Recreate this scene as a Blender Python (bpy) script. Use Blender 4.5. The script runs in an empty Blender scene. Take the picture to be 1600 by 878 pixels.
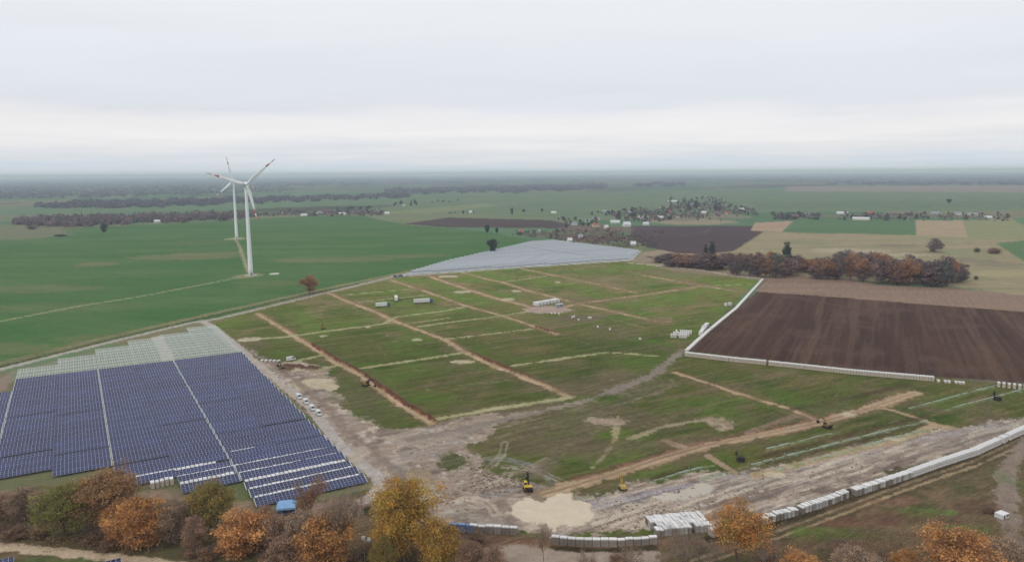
import bpy, math, random
import numpy as np

# ------------------------------------------------------------------ camera, sky, sun, exposure
F, H = 1160.0, 108.0                       # focal length in photo pixels (1600 wide), drone height in metres
ROLL = math.atan2(276 - 265, 1600)
PITCH = math.atan((439 - 270.5) * math.cos(ROLL) / F)
sc = bpy.context.scene
COL = sc.collection
cam_d = bpy.data.cameras.new('camera'); cam = bpy.data.objects.new('camera', cam_d); COL.objects.link(cam)
cam_d.sensor_width = 36.0; cam_d.lens = F / 1600 * 36.0
cam_d.clip_start = 1.0; cam_d.clip_end = 120000
cam.location = (0, 0, H)
from mathutils import Matrix, Vector
cam.rotation_euler = (Matrix.Rotation(math.pi / 2 - PITCH, 3, 'X') @ Matrix.Rotation(-ROLL, 3, 'Z')).to_euler()
sc.camera = cam

SUN_EL, SUN_AZ = math.radians(34), math.radians(215)      # sun stands high behind the camera, veiled
world = bpy.data.worlds.new('World'); sc.world = world; world.use_nodes = True
wn = world.node_tree.nodes; wl = world.node_tree.links; wn.clear()
def N(nodes, typ, **kw):
    n = nodes.new(typ)
    for k, v in kw.items(): setattr(n, k, v)
    return n
w_out = N(wn, 'ShaderNodeOutputWorld'); w_bg = N(wn, 'ShaderNodeBackground'); w_bg.inputs[1].default_value = 0.1
sky = N(wn, 'ShaderNodeTexSky', sky_type='NISHITA'); sky.sun_disc = False
sky.sun_elevation = SUN_EL; sky.sun_rotation = SUN_AZ; sky.air_density = 1.0; sky.dust_density = 2.0
tc = N(wn, 'ShaderNodeTexCoord'); sep = N(wn, 'ShaderNodeSeparateXYZ'); wl.new(tc.outputs['Generated'], sep.inputs[0])
# cloud deck: direction projected on a high plane so the cloud streaks flatten towards the horizon
zc = N(wn, 'ShaderNodeMath', operation='MAXIMUM'); wl.new(sep.outputs[2], zc.inputs[0]); zc.inputs[1].default_value = 0.0
za = N(wn, 'ShaderNodeMath', operation='ADD'); wl.new(zc.outputs[0], za.inputs[0]); za.inputs[1].default_value = 0.035
dv = N(wn, 'ShaderNodeVectorMath', operation='DIVIDE'); wl.new(tc.outputs['Generated'], dv.inputs[0])
cz = N(wn, 'ShaderNodeCombineXYZ')
for i in range(3): wl.new(za.outputs[0], cz.inputs[i])
wl.new(cz.outputs[0], dv.inputs[1])
n1 = N(wn, 'ShaderNodeTexNoise'); n1.inputs['Scale'].default_value = 0.33; n1.inputs['Detail'].default_value = 7; n1.inputs['Roughness'].default_value = 0.55
wl.new(dv.outputs[0], n1.inputs['Vector'])
n2 = N(wn, 'ShaderNodeTexNoise'); n2.inputs['Scale'].default_value = 0.09; n2.inputs['Detail'].default_value = 4
wl.new(dv.outputs[0], n2.inputs['Vector'])
# elevation wobbled by the clouds picks the layer colour
m1 = N(wn, 'ShaderNodeMath', operation='MULTIPLY_ADD'); wl.new(n1.outputs[0], m1.inputs[0]); m1.inputs[1].default_value = 0.065; wl.new(zc.outputs[0], m1.inputs[2])
m2 = N(wn, 'ShaderNodeMath', operation='MULTIPLY_ADD'); wl.new(n2.outputs[0], m2.inputs[0]); m2.inputs[1].default_value = 0.05; wl.new(m1.outputs[0], m2.inputs[2])
m3 = N(wn, 'ShaderNodeMath', operation='SUBTRACT'); wl.new(m2.outputs[0], m3.inputs[0]); m3.inputs[1].default_value = 0.0575; m3.use_clamp = True
def s2l(c): return tuple(((v / 255) / 12.92 if v / 255 <= 0.04045 else ((v / 255 + 0.055) / 1.055) ** 2.4) for v in c)
ramp = N(wn, 'ShaderNodeValToRGB'); wl.new(m3.outputs[0], ramp.inputs[0])
stops = [(0.0, (216, 226, 239)), (0.018, (226, 231, 239)), (0.034, (236, 237, 241)), (0.052, (247, 245, 246)), (0.070, (242, 241, 244)),
         (0.088, (228, 231, 239)), (0.125, (231, 235, 243)), (0.175, (238, 241, 246)), (0.24, (244, 246, 249)), (0.5, (242, 244, 248))]
el = ramp.color_ramp.elements
while len(el) > 1: el.remove(el[0])
for i, (p, c) in enumerate(stops):
    e = el[0] if i == 0 else el.new(p)
    e.position = p; e.color = (*s2l(c), 1)
gain = N(wn, 'ShaderNodeVectorMath', operation='SCALE'); wl.new(ramp.outputs[0], gain.inputs[0]); gain.inputs['Scale'].default_value = 10.0
mixc = N(wn, 'ShaderNodeMix', data_type='RGBA'); mixc.inputs['Factor'].default_value = 0.94
n3 = N(wn, 'ShaderNodeTexNoise'); n3.inputs['Scale'].default_value = 0.55; n3.inputs['Detail'].default_value = 8; n3.inputs['Roughness'].default_value = 0.6; n3.inputs['Distortion'].default_value = 0.4
mpw = N(wn, 'ShaderNodeMapping'); mpw.inputs['Scale'].default_value = (0.45, 1.0, 1.0); wl.new(dv.outputs[0], mpw.inputs['Vector']); wl.new(mpw.outputs[0], n3.inputs['Vector'])
mrw = N(wn, 'ShaderNodeMapRange'); mrw.inputs[1].default_value = 0.3; mrw.inputs[2].default_value = 0.7; mrw.inputs[3].default_value = 0.972; mrw.inputs[4].default_value = 1.03; wl.new(n3.outputs[0], mrw.inputs[0])
g2 = N(wn, 'ShaderNodeVectorMath', operation='SCALE'); wl.new(gain.outputs[0], g2.inputs[0]); wl.new(mrw.outputs[0], g2.inputs['Scale'])
wl.new(sky.outputs[0], mixc.inputs['A']); wl.new(g2.outputs[0], mixc.inputs['B'])
wl.new(mixc.outputs['Result'], w_bg.inputs[0]); wl.new(w_bg.outputs[0], w_out.inputs[0])

sun_d = bpy.data.lights.new('sun', 'SUN'); sun = bpy.data.objects.new('sun', sun_d); COL.objects.link(sun)
sun_d.energy = 0.9; sun_d.angle = math.radians(14); sun_d.color = (1.0, 0.965, 0.92)
sd = Vector((math.sin(SUN_AZ) * math.cos(SUN_EL), math.cos(SUN_AZ) * math.cos(SUN_EL), math.sin(SUN_EL)))
sun.rotation_euler = (-sd).to_track_quat('-Z', 'Y').to_euler()
vs = sc.view_settings
vs.view_transform = 'Standard'; vs.look = 'None'; vs.gamma = 1.0; vs.use_curve_mapping = False; vs.exposure = 0.0
sc.render.engine = 'CYCLES'; sc.cycles.use_denoising = True
sc.cycles.max_bounces = 5; sc.cycles.diffuse_bounces = 2; sc.cycles.glossy_bounces = 2; sc.cycles.transmission_bounces = 2; sc.cycles.volume_bounces = 0
sc.cycles.transparent_max_bounces = 4

# ------------------------------------------------------------------ pixel of the survey photo -> point on the ground
cR, sR, cP, sP = math.cos(ROLL), math.sin(ROLL), math.cos(PITCH), math.sin(PITCH)
def G(x, y, z=0.0):
    u, v = x - 800, 439 - y
    a, b = u * cR + v * sR, -u * sR + v * cR
    dx, dy, dz = a, F * cP + b * sP, -F * sP + b * cP
    t = (z - H) / min(dz, -0.4)
    return dx * t, dy * t
def height_to(X, Y, ytop):
    """height above (X,Y) whose image row is ytop (verticals only)"""
    lo, hi = 0.0, 200.0
    for _ in range(40):
        m = (lo + hi) / 2
        depth = Y * cP + (H - m) * sP
        up = -Y * -sP * 0 + (m - H) * cP + Y * sP
        a, b = X / depth * F, up / depth * F
        yy = 439 - (a * sR + b * cR)
        if yy > ytop: lo = m
        else: hi = m
    return lo
ANG = math.radians(30.6)
CA, SA = math.cos(ANG), math.sin(ANG)
def UV(u, v): return u * CA - v * SA, u * SA + v * CA
def toUV(x, y): return x * CA + y * SA, -x * SA + y * CA

# ------------------------------------------------------------------ noise
def _h(ix, iy, s):
    n = (ix.astype(np.int64) * 374761393 + iy.astype(np.int64) * 668265263 + s * 1442695041) & 0xffffffff
    n = ((n ^ (n >> 13)) * 1274126177) & 0xffffffff
    return ((n ^ (n >> 16)) & 0xffff) / 65535.0
def vnoise(x, y, s=0):
    ix, iy = np.floor(x), np.floor(y); fx, fy = x - ix, y - iy
    fx = fx * fx * (3 - 2 * fx); fy = fy * fy * (3 - 2 * fy)
    a, b, c, d = _h(ix, iy, s), _h(ix + 1, iy, s), _h(ix, iy + 1, s), _h(ix + 1, iy + 1, s)
    return (a + (b - a) * fx) * (1 - fy) + (c + (d - c) * fx) * fy
def fbm(x, y, s=0, o=4):
    r = 0; a = 0.5; t = 0
    for i in range(o):
        r = r + a * vnoise(x * 2 ** i + 17.3 * i, y * 2 ** i - 9.1 * i, s + i * 7); t += a; a *= 0.55
    return r / t

# ------------------------------------------------------------------ materials
MATS = {}
def principled(name):
    m = bpy.data.materials.new(name); m.use_nodes = True
    nt = m.node_tree; return m, nt, nt.nodes, nt.links, nt.nodes['Principled BSDF']
def mat(name, rgb, rough=0.7, var=0.12, scale=3.0, metal=0.0, spec=0.3, bump=0.0, objvar=0.0):
    """plain procedural surface: base colour broken up by noise, rgb given as display colour"""
    if name in MATS: return MATS[name]
    m, nt, n, l, b = principled(name)
    c = s2l(rgb)
    geo = N(n, 'ShaderNodeTexCoord'); nz = N(n, 'ShaderNodeTexNoise'); nz.inputs['Scale'].default_value = scale; nz.inputs['Detail'].default_value = 5
    l.new(geo.outputs['Object'], nz.inputs['Vector'])
    mr = N(n, 'ShaderNodeMapRange'); mr.inputs[1].default_value = 0.3; mr.inputs[2].default_value = 0.7; mr.inputs[3].default_value = 1 - var; mr.inputs[4].default_value = 1 + var
    l.new(nz.outputs[0], mr.inputs[0])
    sca = N(n, 'ShaderNodeVectorMath', operation='SCALE'); sca.inputs[0].default_value = c; l.new(mr.outputs[0], sca.inputs['Scale'])
    src = sca.outputs[0]
    if objvar:
        oi = N(n, 'ShaderNodeObjectInfo'); mr2 = N(n, 'ShaderNodeMapRange'); mr2.inputs[3].default_value = 1 - objvar; mr2.inputs[4].default_value = 1 + objvar
        l.new(oi.outputs['Random'], mr2.inputs[0]); s2 = N(n, 'ShaderNodeVectorMath', operation='SCALE'); l.new(src, s2.inputs[0]); l.new(mr2.outputs[0], s2.inputs['Scale']); src = s2.outputs[0]
    l.new(src, b.inputs['Base Color'])
    b.inputs['Roughness'].default_value = rough; b.inputs['Metallic'].default_value = metal; b.inputs['Specular IOR Level'].default_value = spec
    if bump:
        bp = N(n, 'ShaderNodeBump'); bp.inputs['Strength'].default_value = bump; l.new(nz.outputs[0], bp.inputs['Height']); l.new(bp.outputs[0], b.inputs['Normal'])
    MATS[name] = m; return m
def attr_mat(name, rough=0.9, contrast=0.2, scale=0.7, fine=0.15, fscale=3.0, bump=0.0, spec=0.05, stretch=None, transl=0.0):
    """colour attribute 'Col' broken up by two noises; attribute 'wet' lowers the roughness"""
    if name in MATS: return MATS[name]
    m, nt, n, l, b = principled(name)
    at = N(n, 'ShaderNodeAttribute', attribute_name='Col'); wt = N(n, 'ShaderNodeAttribute', attribute_name='wet')
    geo = N(n, 'ShaderNodeNewGeometry'); mp = N(n, 'ShaderNodeMapping'); l.new(geo.outputs['Position'], mp.inputs['Vector'])
    if stretch: mp.vector_type = 'TEXTURE'; mp.inputs['Rotation'].default_value = (0, 0, stretch[0]); mp.inputs['Scale'].default_value = (stretch[1], 1, 1)
    cur = at.outputs['Color']
    for s, c, d in ((scale, contrast, 4), (fscale, fine, 3)):
        nz = N(n, 'ShaderNodeTexNoise'); nz.inputs['Scale'].default_value = s; nz.inputs['Detail'].default_value = d; nz.inputs['Roughness'].default_value = 0.6
        l.new(mp.outputs[0], nz.inputs['Vector'])
        mr = N(n, 'ShaderNodeMapRange'); mr.inputs[1].default_value = 0.28; mr.inputs[2].default_value = 0.72; mr.inputs[3].default_value = 1 - c; mr.inputs[4].default_value = 1 + c
        l.new(nz.outputs[0], mr.inputs[0])
        sca = N(n, 'ShaderNodeVectorMath', operation='SCALE'); l.new(cur, sca.inputs[0]); l.new(mr.outputs[0], sca.inputs['Scale']); cur = sca.outputs[0]
        last = nz
    l.new(cur, b.inputs['Base Color'])
    mr = N(n, 'ShaderNodeMapRange'); mr.inputs[3].default_value = rough; mr.inputs[4].default_value = 0.22; l.new(wt.outputs['Fac'], mr.inputs[0]); l.new(mr.outputs[0], b.inputs['Roughness'])
    b.inputs['Specular IOR Level'].default_value = spec
    if bump:
        bp = N(n, 'ShaderNodeBump'); bp.inputs['Strength'].default_value = bump; bp.inputs['Distance'].default_value = 0.3; l.new(last.outputs[0], bp.inputs['Height']); l.new(bp.outputs[0], b.inputs['Normal'])
    MATS[name] = m; return m
def leaf_mat(name, objvar=0.12, var=0.15):
    if name in MATS: return MATS[name]
    m, nt, n, l, b = principled(name)
    at = N(n, 'ShaderNodeAttribute', attribute_name='Col'); oi = N(n, 'ShaderNodeObjectInfo')
    mr = N(n, 'ShaderNodeMapRange'); mr.inputs[3].default_value = 1 - objvar; mr.inputs[4].default_value = 1 + objvar; l.new(oi.outputs['Random'], mr.inputs[0])
    sca = N(n, 'ShaderNodeVectorMath', operation='SCALE'); l.new(at.outputs['Color'], sca.inputs[0]); l.new(mr.outputs[0], sca.inputs['Scale'])
    tx = N(n, 'ShaderNodeTexCoord'); nz = N(n, 'ShaderNodeTexNoise'); nz.inputs['Scale'].default_value = 1.2; l.new(tx.outputs['Object'], nz.inputs['Vector'])
    mr2 = N(n, 'ShaderNodeMapRange'); mr2.inputs[1].default_value = 0.3; mr2.inputs[2].default_value = 0.7; mr2.inputs[3].default_value = 1 - var; mr2.inputs[4].default_value = 1 + var; l.new(nz.outputs[0], mr2.inputs[0])
    s2 = N(n, 'ShaderNodeVectorMath', operation='SCALE'); l.new(sca.outputs[0], s2.inputs[0]); l.new(mr2.outputs[0], s2.inputs['Scale'])
    l.new(s2.outputs[0], b.inputs['Base Color']); b.inputs['Roughness'].default_value = 0.8; b.inputs['Specular IOR Level'].default_value = 0.05
    tr = N(n, 'ShaderNodeBsdfTranslucent'); l.new(s2.outputs[0], tr.inputs[0]); mx = N(n, 'ShaderNodeMixShader'); mx.inputs[0].default_value = 0.38
    out = [q for q in n if q.type == 'OUTPUT_MATERIAL'][0]
    l.new(b.outputs[0], mx.inputs[1]); l.new(tr.outputs[0], mx.inputs[2]); l.new(mx.outputs[0], out.inputs['Surface'])
    MATS[name] = m; return m

# ------------------------------------------------------------------ mesh helpers
def np_mesh(name, V, Fa, mats, col=None, wet=None, midx=None, smooth=False):
    """V (n,3); Fa (m,3) or (m,4) index array"""
    V = np.asarray(V, np.float32); Fa = np.asarray(Fa, np.int32); k = Fa.shape[1]
    me = bpy.data.meshes.new(name)
    me.vertices.add(len(V)); me.vertices.foreach_set('co', V.ravel())
    me.loops.add(Fa.size); me.loops.foreach_set('vertex_index', Fa.ravel())
    me.polygons.add(len(Fa)); me.polygons.foreach_set('loop_start', np.arange(0, Fa.size, k, dtype=np.int32))
    for m in (mats if isinstance(mats, (list, tuple)) else [mats]): me.materials.append(m)
    if midx is not None: me.polygons.foreach_set('material_index', np.asarray(midx, np.int32))
    if smooth: me.polygons.foreach_set('use_smooth', np.ones(len(Fa), bool))
    if col is not None:
        a = me.attributes.new('Col', 'FLOAT_COLOR', 'POINT')
        c4 = np.ones((len(V), 4), np.float32); c4[:, :3] = col; a.data.foreach_set('color', c4.ravel())
    if wet is not None:
        a = me.attributes.new('wet', 'FLOAT', 'POINT'); a.data.foreach_set('value', np.asarray(wet, np.float32))
    me.update(calc_edges=True); me.validate(); return me
class MB:
    def __init__(s): s.v = []; s.f = []; s.m = []
    def add(s, vs_, fs_, m=0):
        o = len(s.v); s.v += [tuple(p) for p in vs_]
        for f in fs_: s.f.append(tuple(o + i for i in f)); s.m.append(m)
    def box(s, x0, x1, y0, y1, z0, z1, m=0, M=None):
        P = [(x, y, z) for z in (z0, z1) for y in (y0, y1) for x in (x0, x1)]
        if M is not None: P = [tuple(M @ Vector(p)) for p in P]
        s.add(P, [(0, 2, 3, 1), (4, 5, 7, 6), (0, 1, 5, 4), (1, 3, 7, 5), (3, 2, 6, 7), (2, 0, 4, 6)], m)
    def bar(s, a, b, w, h, m=0):
        a, b = Vector(a), Vector(b); d = (b - a); L = d.length
        if L < 1e-6: return
        q = d.to_track_quat('X', 'Z').to_matrix().to_4x4(); q.translation = a
        s.box(0, L, -w / 2, w / 2, -h / 2, h / 2, m, q)
    def tube(s, pts, rad, n=8, m=0, cap=True):
        rings = []
        for i, p in enumerate(pts):
            p = Vector(p); d = Vector(pts[min(i + 1, len(pts) - 1)]) - Vector(pts[max(i - 1, 0)])
            q = d.to_track_quat('Z', 'Y')
            rings.append([tuple(p + q @ Vector((math.cos(2 * math.pi * k / n) * rad[i], math.sin(2 * math.pi * k / n) * rad[i], 0))) for k in range(n)])
        V = [p for r in rings for p in r]; Fs = []
        for i in range(len(rings) - 1):
            for k in range(n): Fs.append((i * n + k, i * n + (k + 1) % n, (i + 1) * n + (k + 1) % n, (i + 1) * n + k))
        if cap: Fs.append(tuple(range(n))[::-1]); Fs.append(tuple((len(rings) - 1) * n + k for k in range(n)))
        s.add(V, Fs, m)
    def lathe_y(s, prof, n=12, m=0, c=(0, 0, 0)):
        """profile [(y, r)] turned about the y axis"""
        s.tube([(c[0], c[1] + y, c[2]) for y, r in prof], [max(r, 1e-3) for y, r in prof], n, m)
    def mesh(s, name, mats, smooth=False):
        me = bpy.data.meshes.new(name); me.from_pydata(s.v, [], s.f)
        for m in (mats if isinstance(mats, (list, tuple)) else [mats]): me.materials.append(m)
        me.polygons.foreach_set('material_index', s.m)
        if smooth: me.polygons.foreach_set('use_smooth', [True] * len(s.f))
        me.update(); return me
def ob(name, data, parent=None, loc=None, rot=None, scale=None):
    o = bpy.data.objects.new(name, data); COL.objects.link(o)
    if parent is not None: o.parent = parent
    if loc is not None: o.location = loc
    if rot is not None: o.rotation_euler = rot if isinstance(rot, (tuple, list)) else (0, 0, rot)
    if scale is not None: o.scale = scale if isinstance(scale, (tuple, list)) else (scale,) * 3
    return o
def tag(o, label=None, cat=None, group=None, kind=None):
    if label: o['label'] = label
    if cat: o['category'] = cat
    if group: o['group'] = group
    if kind: o['kind'] = kind
    return o

# ------------------------------------------------------------------ the ground: one fine sheet, split along its covers
def build_ground():
    az = np.radians(np.concatenate([np.arange(-58, -43.2, 0.5), np.arange(-43.0, 43.001, 0.07), np.arange(43.5, 58, 0.5)]))
    dep = np.concatenate([np.arange(0.15, 1.2, 0.03), np.arange(1.2, 4.0, 0.045), np.arange(4.0, 12, 0.055), np.arange(12, 36, 0.068), np.arange(36, 52, 0.4)])
    R = H / np.tan(np.radians(dep))[::-1]
    nr, na = len(R), len(az)
    X = (R[:, None] * np.sin(az)[None, :]).ravel(); Y = (R[:, None] * np.cos(az)[None, :]).ravel()
    n = len(X); dist = np.repeat(R, na)
    C = np.zeros((n, 3)); W = np.zeros(n); Z = np.zeros(n); L = np.zeros(n, np.int32)
    U, V_ = X * CA + Y * SA, -X * SA + Y * CA
    names = ['farmland']; matkey = ['field']
    lc = lambda c: np.array(s2l(c))
    # --- far patchwork of fields
    cs = 420.0
    gx, gy = np.floor(U / cs), np.floor(V_ / (cs * 0.6)); best = np.full(n, 1e18); idv = np.zeros(n)
    for di in (-1, 0, 1):
        for dj in (-1, 0, 1):
            ix, iy = gx + di, gy + dj
            px = (ix + _h(ix, iy, 3)) * cs; py = (iy + _h(ix, iy, 4)) * cs * 0.6
            d = np.abs(px - U) + np.abs(py - V_) * 1.6
            k = d < best; best[k] = d[k]; idv[k] = _h(ix, iy, 5)[k]
    pal = np.array([lc(c) for c in [(92, 122, 88), (84, 112, 78), (98, 128, 92), (126, 122, 92), (88, 116, 82), (104, 98, 82), (78, 84, 66), (100, 130, 98), (112, 118, 84)]])
    C[:] = pal[(idv * 8.999).astype(int)]
    C *= (0.85 + 0.3 * fbm(U / 60, V_ / 25, 11, 3))[:, None]
    fw = fbm(X / 14, Y / 14, 5, 3) - 0.5          # shared edge wobble
    fw2 = fbm(X / 4, Y / 4, 6, 3) - 0.5
    fine = fbm(X / 2.2, Y / 2.2, 8, 3)
    big = fbm(X / 45, Y / 45, 9, 4)
    rowd = fbm(U / 40, V_ / 3.2, 10, 4)           # streaks along the table rows
    cold = fbm(U / 3.0, V_ / 40, 12, 4)
    def seg_dist(x, y, P):
        D = np.full(len(x), 1e9); S = np.zeros(len(x))
        for (x0, y0), (x1, y1) in zip(P[:-1], P[1:]):
            dx, dy = x1 - x0, y1 - y0; LL = dx * dx + dy * dy + 1e-9
            t = np.clip(((x - x0) * dx + (y - y0) * dy) / LL, 0, 1)
            ex, ey = x - x0 - t * dx, y - y0 - t * dy
            d = np.hypot(ex, ey); sg = np.sign(dx * ey - dy * ex)
            k = d < D; D[k] = d[k]; S[k] = (d * sg)[k]
        return D, S
    def inside(x, y, P):
        r = np.zeros(len(x), bool); j = len(P) - 1
        for i in range(len(P)):
            xi, yi = P[i]; xj, yj = P[j]
            k = (yi > y) != (yj > y)
            with np.errstate(divide='ignore', invalid='ignore'): r ^= k & (x < (xj - xi) * (y - yi) / (yj - yi + 1e-12) + xi)
            j = i
        return r
    def nearby(P, pad):
        xs = [p[0] for p in P]; ys = [p[1] for p in P]
        return np.nonzero((X > min(xs) - pad) & (X < max(xs) + pad) & (Y > min(ys) - pad) & (Y < max(ys) + pad))[0]
    rag_n = fbm(X / 1.7, Y / 1.7, 15, 3) - 0.5
    def put(k, m, c1, c2, mixn, name, mk, wet=0.0, opac=1.0):
        m = np.clip(m + (rag_n[k] * 3.0) * 4 * m * (1 - m), 0, 1)      # frayed edges
        c1, c2 = lc(c1), lc(c2)
        t = np.clip((mixn - 0.5) * 2.2 + 0.5, 0, 1)[:, None]
        c = c1 * (1 - t) + c2 * t; a = (m * opac)[:, None]
        C[k] = C[k] * (1 - a) + c * a
        W[k] = W[k] * (1 - m) + wet * m * (np.clip(t[:, 0], 0, 1))
        if name:
            names.append(name); matkey.append(mk); L[k[m > 0.5]] = len(names) - 1
    def poly(px, c1, c2, name, mk='field', soft=2.0, wob=0.0, wob2=0.0, noise=None, wet=0.0, opac=1.0, world=False):
        P = px if world else [G(*p) for p in px]
        k = nearby(P, soft + wob + 5)
        if not len(k): return
        x, y = X[k], Y[k]; ins = inside(x, y, P); D, _ = seg_dist(x, y, P + [P[0]])
        sd = np.where(ins, D, -D) + wob * fw[k] + wob2 * fw2[k]
        s = np.maximum(soft, dist[k] * 0.0007)
        m = np.clip(sd / s + 0.5, 0, 1); nz = (big if noise is None else noise)[k]
        put(k, m, c1, c2, nz, name, mk, wet, opac)
    def line(px, w, c1, c2, name, mk='soil', soft=1.0, wob=1.0, wob2=1.5, noise=None, wet=0.0, opac=1.0, hfun=None, off=0.0, world=False):
        P = px if world else [G(*p) for p in px]
        k = nearby(P, w + soft + wob + 12 + abs(off))
        if not len(k): return
        D, S = seg_dist(X[k], Y[k], P); dd = np.abs(S - off) if off else D
        dd = dd + wob * fw[k] + wob2 * fw2[k]
        m = np.clip((w / 2 - dd) / soft + 0.5, 0, 1)
        put(k, m, c1, c2, (fine if noise is None else noise)[k], name, mk, wet, opac)
        if hfun is not None: Z[k] += hfun(S, D) * np.clip(1.2 + fw2[k] * 2, 0.3, 1.6)
    def ell(x, y, rx, ry, c1, c2, name=None, mk='soil', soft=1.5, wob=4, wob2=2.0, noise=None, wet=0.0, opac=1.0):
        X0, Y0 = G(x, y); rX = abs(G(x + rx, y)[0] - X0); rY = abs(G(x, y - ry)[1] - G(x, y + ry)[1]) / 2
        P = [(X0 + rX * math.cos(t), Y0 + rY * math.sin(t)) for t in np.linspace(0, 2 * math.pi, 16, endpoint=False)]
        poly(P, c1, c2, name, mk, soft, wob, wob2, noise if noise is not None else fine, wet, opac, world=True)
    streak = fbm(X / 90, Y / 14, 21, 4)
    # ---------------- far fields, seen low over the plain
    poly([(-500, 330), (120, 322), (360, 316), (640, 308), (700, 318), (520, 322), (120, 335), (-500, 345)], (96, 122, 86), (106, 126, 92), 'far_crop_field')
    poly([(640, 306), (760, 300), (960, 300), (1060, 296), (1400, 296), (1900, 292), (1900, 320), (1560, 330), (1190, 332), (960, 345), (880, 346), (680, 338), (560, 330), (640, 318)], (98, 118, 84), (112, 126, 94), 'far_crop_field', noise=streak)
    poly([(1230, 291), (1900, 289), (1900, 299), (1600, 301), (1400, 300), (1225, 299)], (146, 132, 118), (136, 128, 108), 'stubble_field', noise=streak)
    poly([(1180, 316), (1900, 312), (1900, 324), (1180, 326)], (94, 112, 82), (104, 120, 88), 'far_crop_field', noise=streak)
    poly([(560, 334), (760, 318), (780, 322), (600, 340)], (130, 136, 96), (118, 130, 92), 'stubble_field')
    poly([(330, 338), (700, 332), (900, 344), (880, 352), (700, 352), (560, 358), (330, 352)], (112, 122, 88), (120, 126, 92), 'stubble_field', noise=streak)
    poly([(630, 350), (700, 340), (860, 344), (895, 352), (880, 357), (700, 355)], (92, 78, 72), (84, 72, 68), 'ploughed_field', 'plough', noise=streak)
    # ---------------- the winter-green field with the turbines
    cropn = fbm(X / 130, Y / 40, 31, 4)
    poly([(-500, 380), (0, 354), (100, 357), (330, 346), (480, 338), (560, 337), (640, 352), (760, 362), (835, 376), (620, 430), (480, 460), (330, 499), (0, 574), (-500, 700)], (66, 102, 52), (84, 110, 64), 'crop_field', 'crop', soft=4, wob=8, noise=cropn)
    poly([(-500, 365), (0, 351), (100, 355), (110, 368), (40, 374), (-500, 392)], (122, 120, 92), (108, 116, 86), 'stubble_field', wob=20, soft=20, noise=streak)
    for (x, y, rx, ry, o) in [(290, 401, 85, 5, .55), (150, 413, 28, 3, .6), (330, 396, 60, 3, .45), (520, 406, 100, 4, .5), (640, 400, 60, 3, .4), (60, 452, 90, 6, .35), (60, 545, 120, 9, .4), (170, 530, 80, 8, .4), (100, 480, 120, 8, .22), (420, 444, 60, 5, .25), (300, 380, 60, 3, .2)]:
        ell(x, y, rx, ry, (132, 118, 84), (112, 114, 78), None, soft=14, wob=26, noise=streak, opac=o)
    tram = np.abs(((X * math.cos(-0.42) + Y * math.sin(-0.42)) / 21.0) % 1 - 0.5) < 0.035
    kc = np.nonzero((L == len(names) - 2) & tram & (dist < 1500))[0]
    if len(kc): C[kc] = C[kc] * 0.86 + lc((120, 116, 84)) * 0.14
    line([(-60, 515), (0, 502), (130, 477), (215, 464), (320, 444), (390, 430)], 3.6, (150, 146, 112), (138, 140, 104), 'farm_track', soft=1.5)
    line([(367, 372), (374, 384), (380, 402), (388, 426)], 4.5, (150, 142, 112), (134, 134, 100), 'farm_track', soft=2)
    ell(388, 431, 22, 4, (142, 136, 100), (126, 128, 90), 'turbine_pad', opac=.8, soft=4); ell(428, 428, 8, 1.6, (206, 204, 190), (190, 188, 170), 'turbine_pad', soft=1)
    ell(368, 373, 16, 1.8, (150, 146, 118), (134, 136, 100), 'turbine_pad', soft=4)
    # ---------------- boundary verge, ditch and perimeter road
    B = [(-200, 618), (0, 568), (185, 523), (300, 497), (400, 475), (480, 457), (620, 428), (735, 402), (835, 377)]
    line(B, 8.0, (124, 118, 88), (108, 108, 74), 'grass_verge', 'grass', soft=2.0, wob=1.5)
    Bd = [(-200, 622), (0, 572.5), (185, 527), (300, 500.5), (400, 478.5), (480, 460), (560, 443)]
    line(Bd, 2.6, (74, 70, 54), (62, 62, 44), 'ditch', 'grass', soft=1.2, wob=1, hfun=lambda S, D: -0.8 * np.exp(-(D / 1.4) ** 2))
    road = [(-200, 627), (0, 577), (185, 531), (300, 504), (345, 497), (400, 484), (480, 465), (512, 457), (620, 431), (700, 412), (760, 399), (835, 381)]
    line(road, 6.0, (172, 164, 154), (154, 146, 136), 'gravel_road', 'soil', soft=1.2, wob=1.2)
    # ---------------- the building site
    site = [(318, 505), (512, 458), (640, 431), (1000, 404), (1192, 433), (1072, 548), (1460, 590), (1900, 630), (1900, 660), (1600, 672), (1335, 768), (1110, 834), (860, 842), (690, 822), (600, 762), (490, 655), (345, 520)]
    meadn = 0.55 * big + 0.45 * rowd
    poly(site, (72, 90, 34), (106, 104, 56), 'meadow', 'grass', soft=3, wob=3, noise=meadn)
    poly(site, (118, 104, 74), (124, 108, 82), None, soft=3, noise=big, opac=.0)
    k = np.nonzero(L == len(names) - 1)[0]
    a = (np.clip((rowd[k] - 0.55) * 4, 0, 0.45) + np.clip((fbm(X[k] / 26, Y[k] / 26, 44, 4) - 0.56) * 4, 0, 0.5))[:, None]
    C[k] = C[k] * (1 - a) + lc((126, 110, 82)) * a
    a = np.clip((fbm(X[k] / 34, Y[k] / 34, 47, 4) - 0.48) * 5, 0, 0.75)[:, None]
    C[k] = C[k] * (1 - a) + lc((92, 112, 46)) * a
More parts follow.
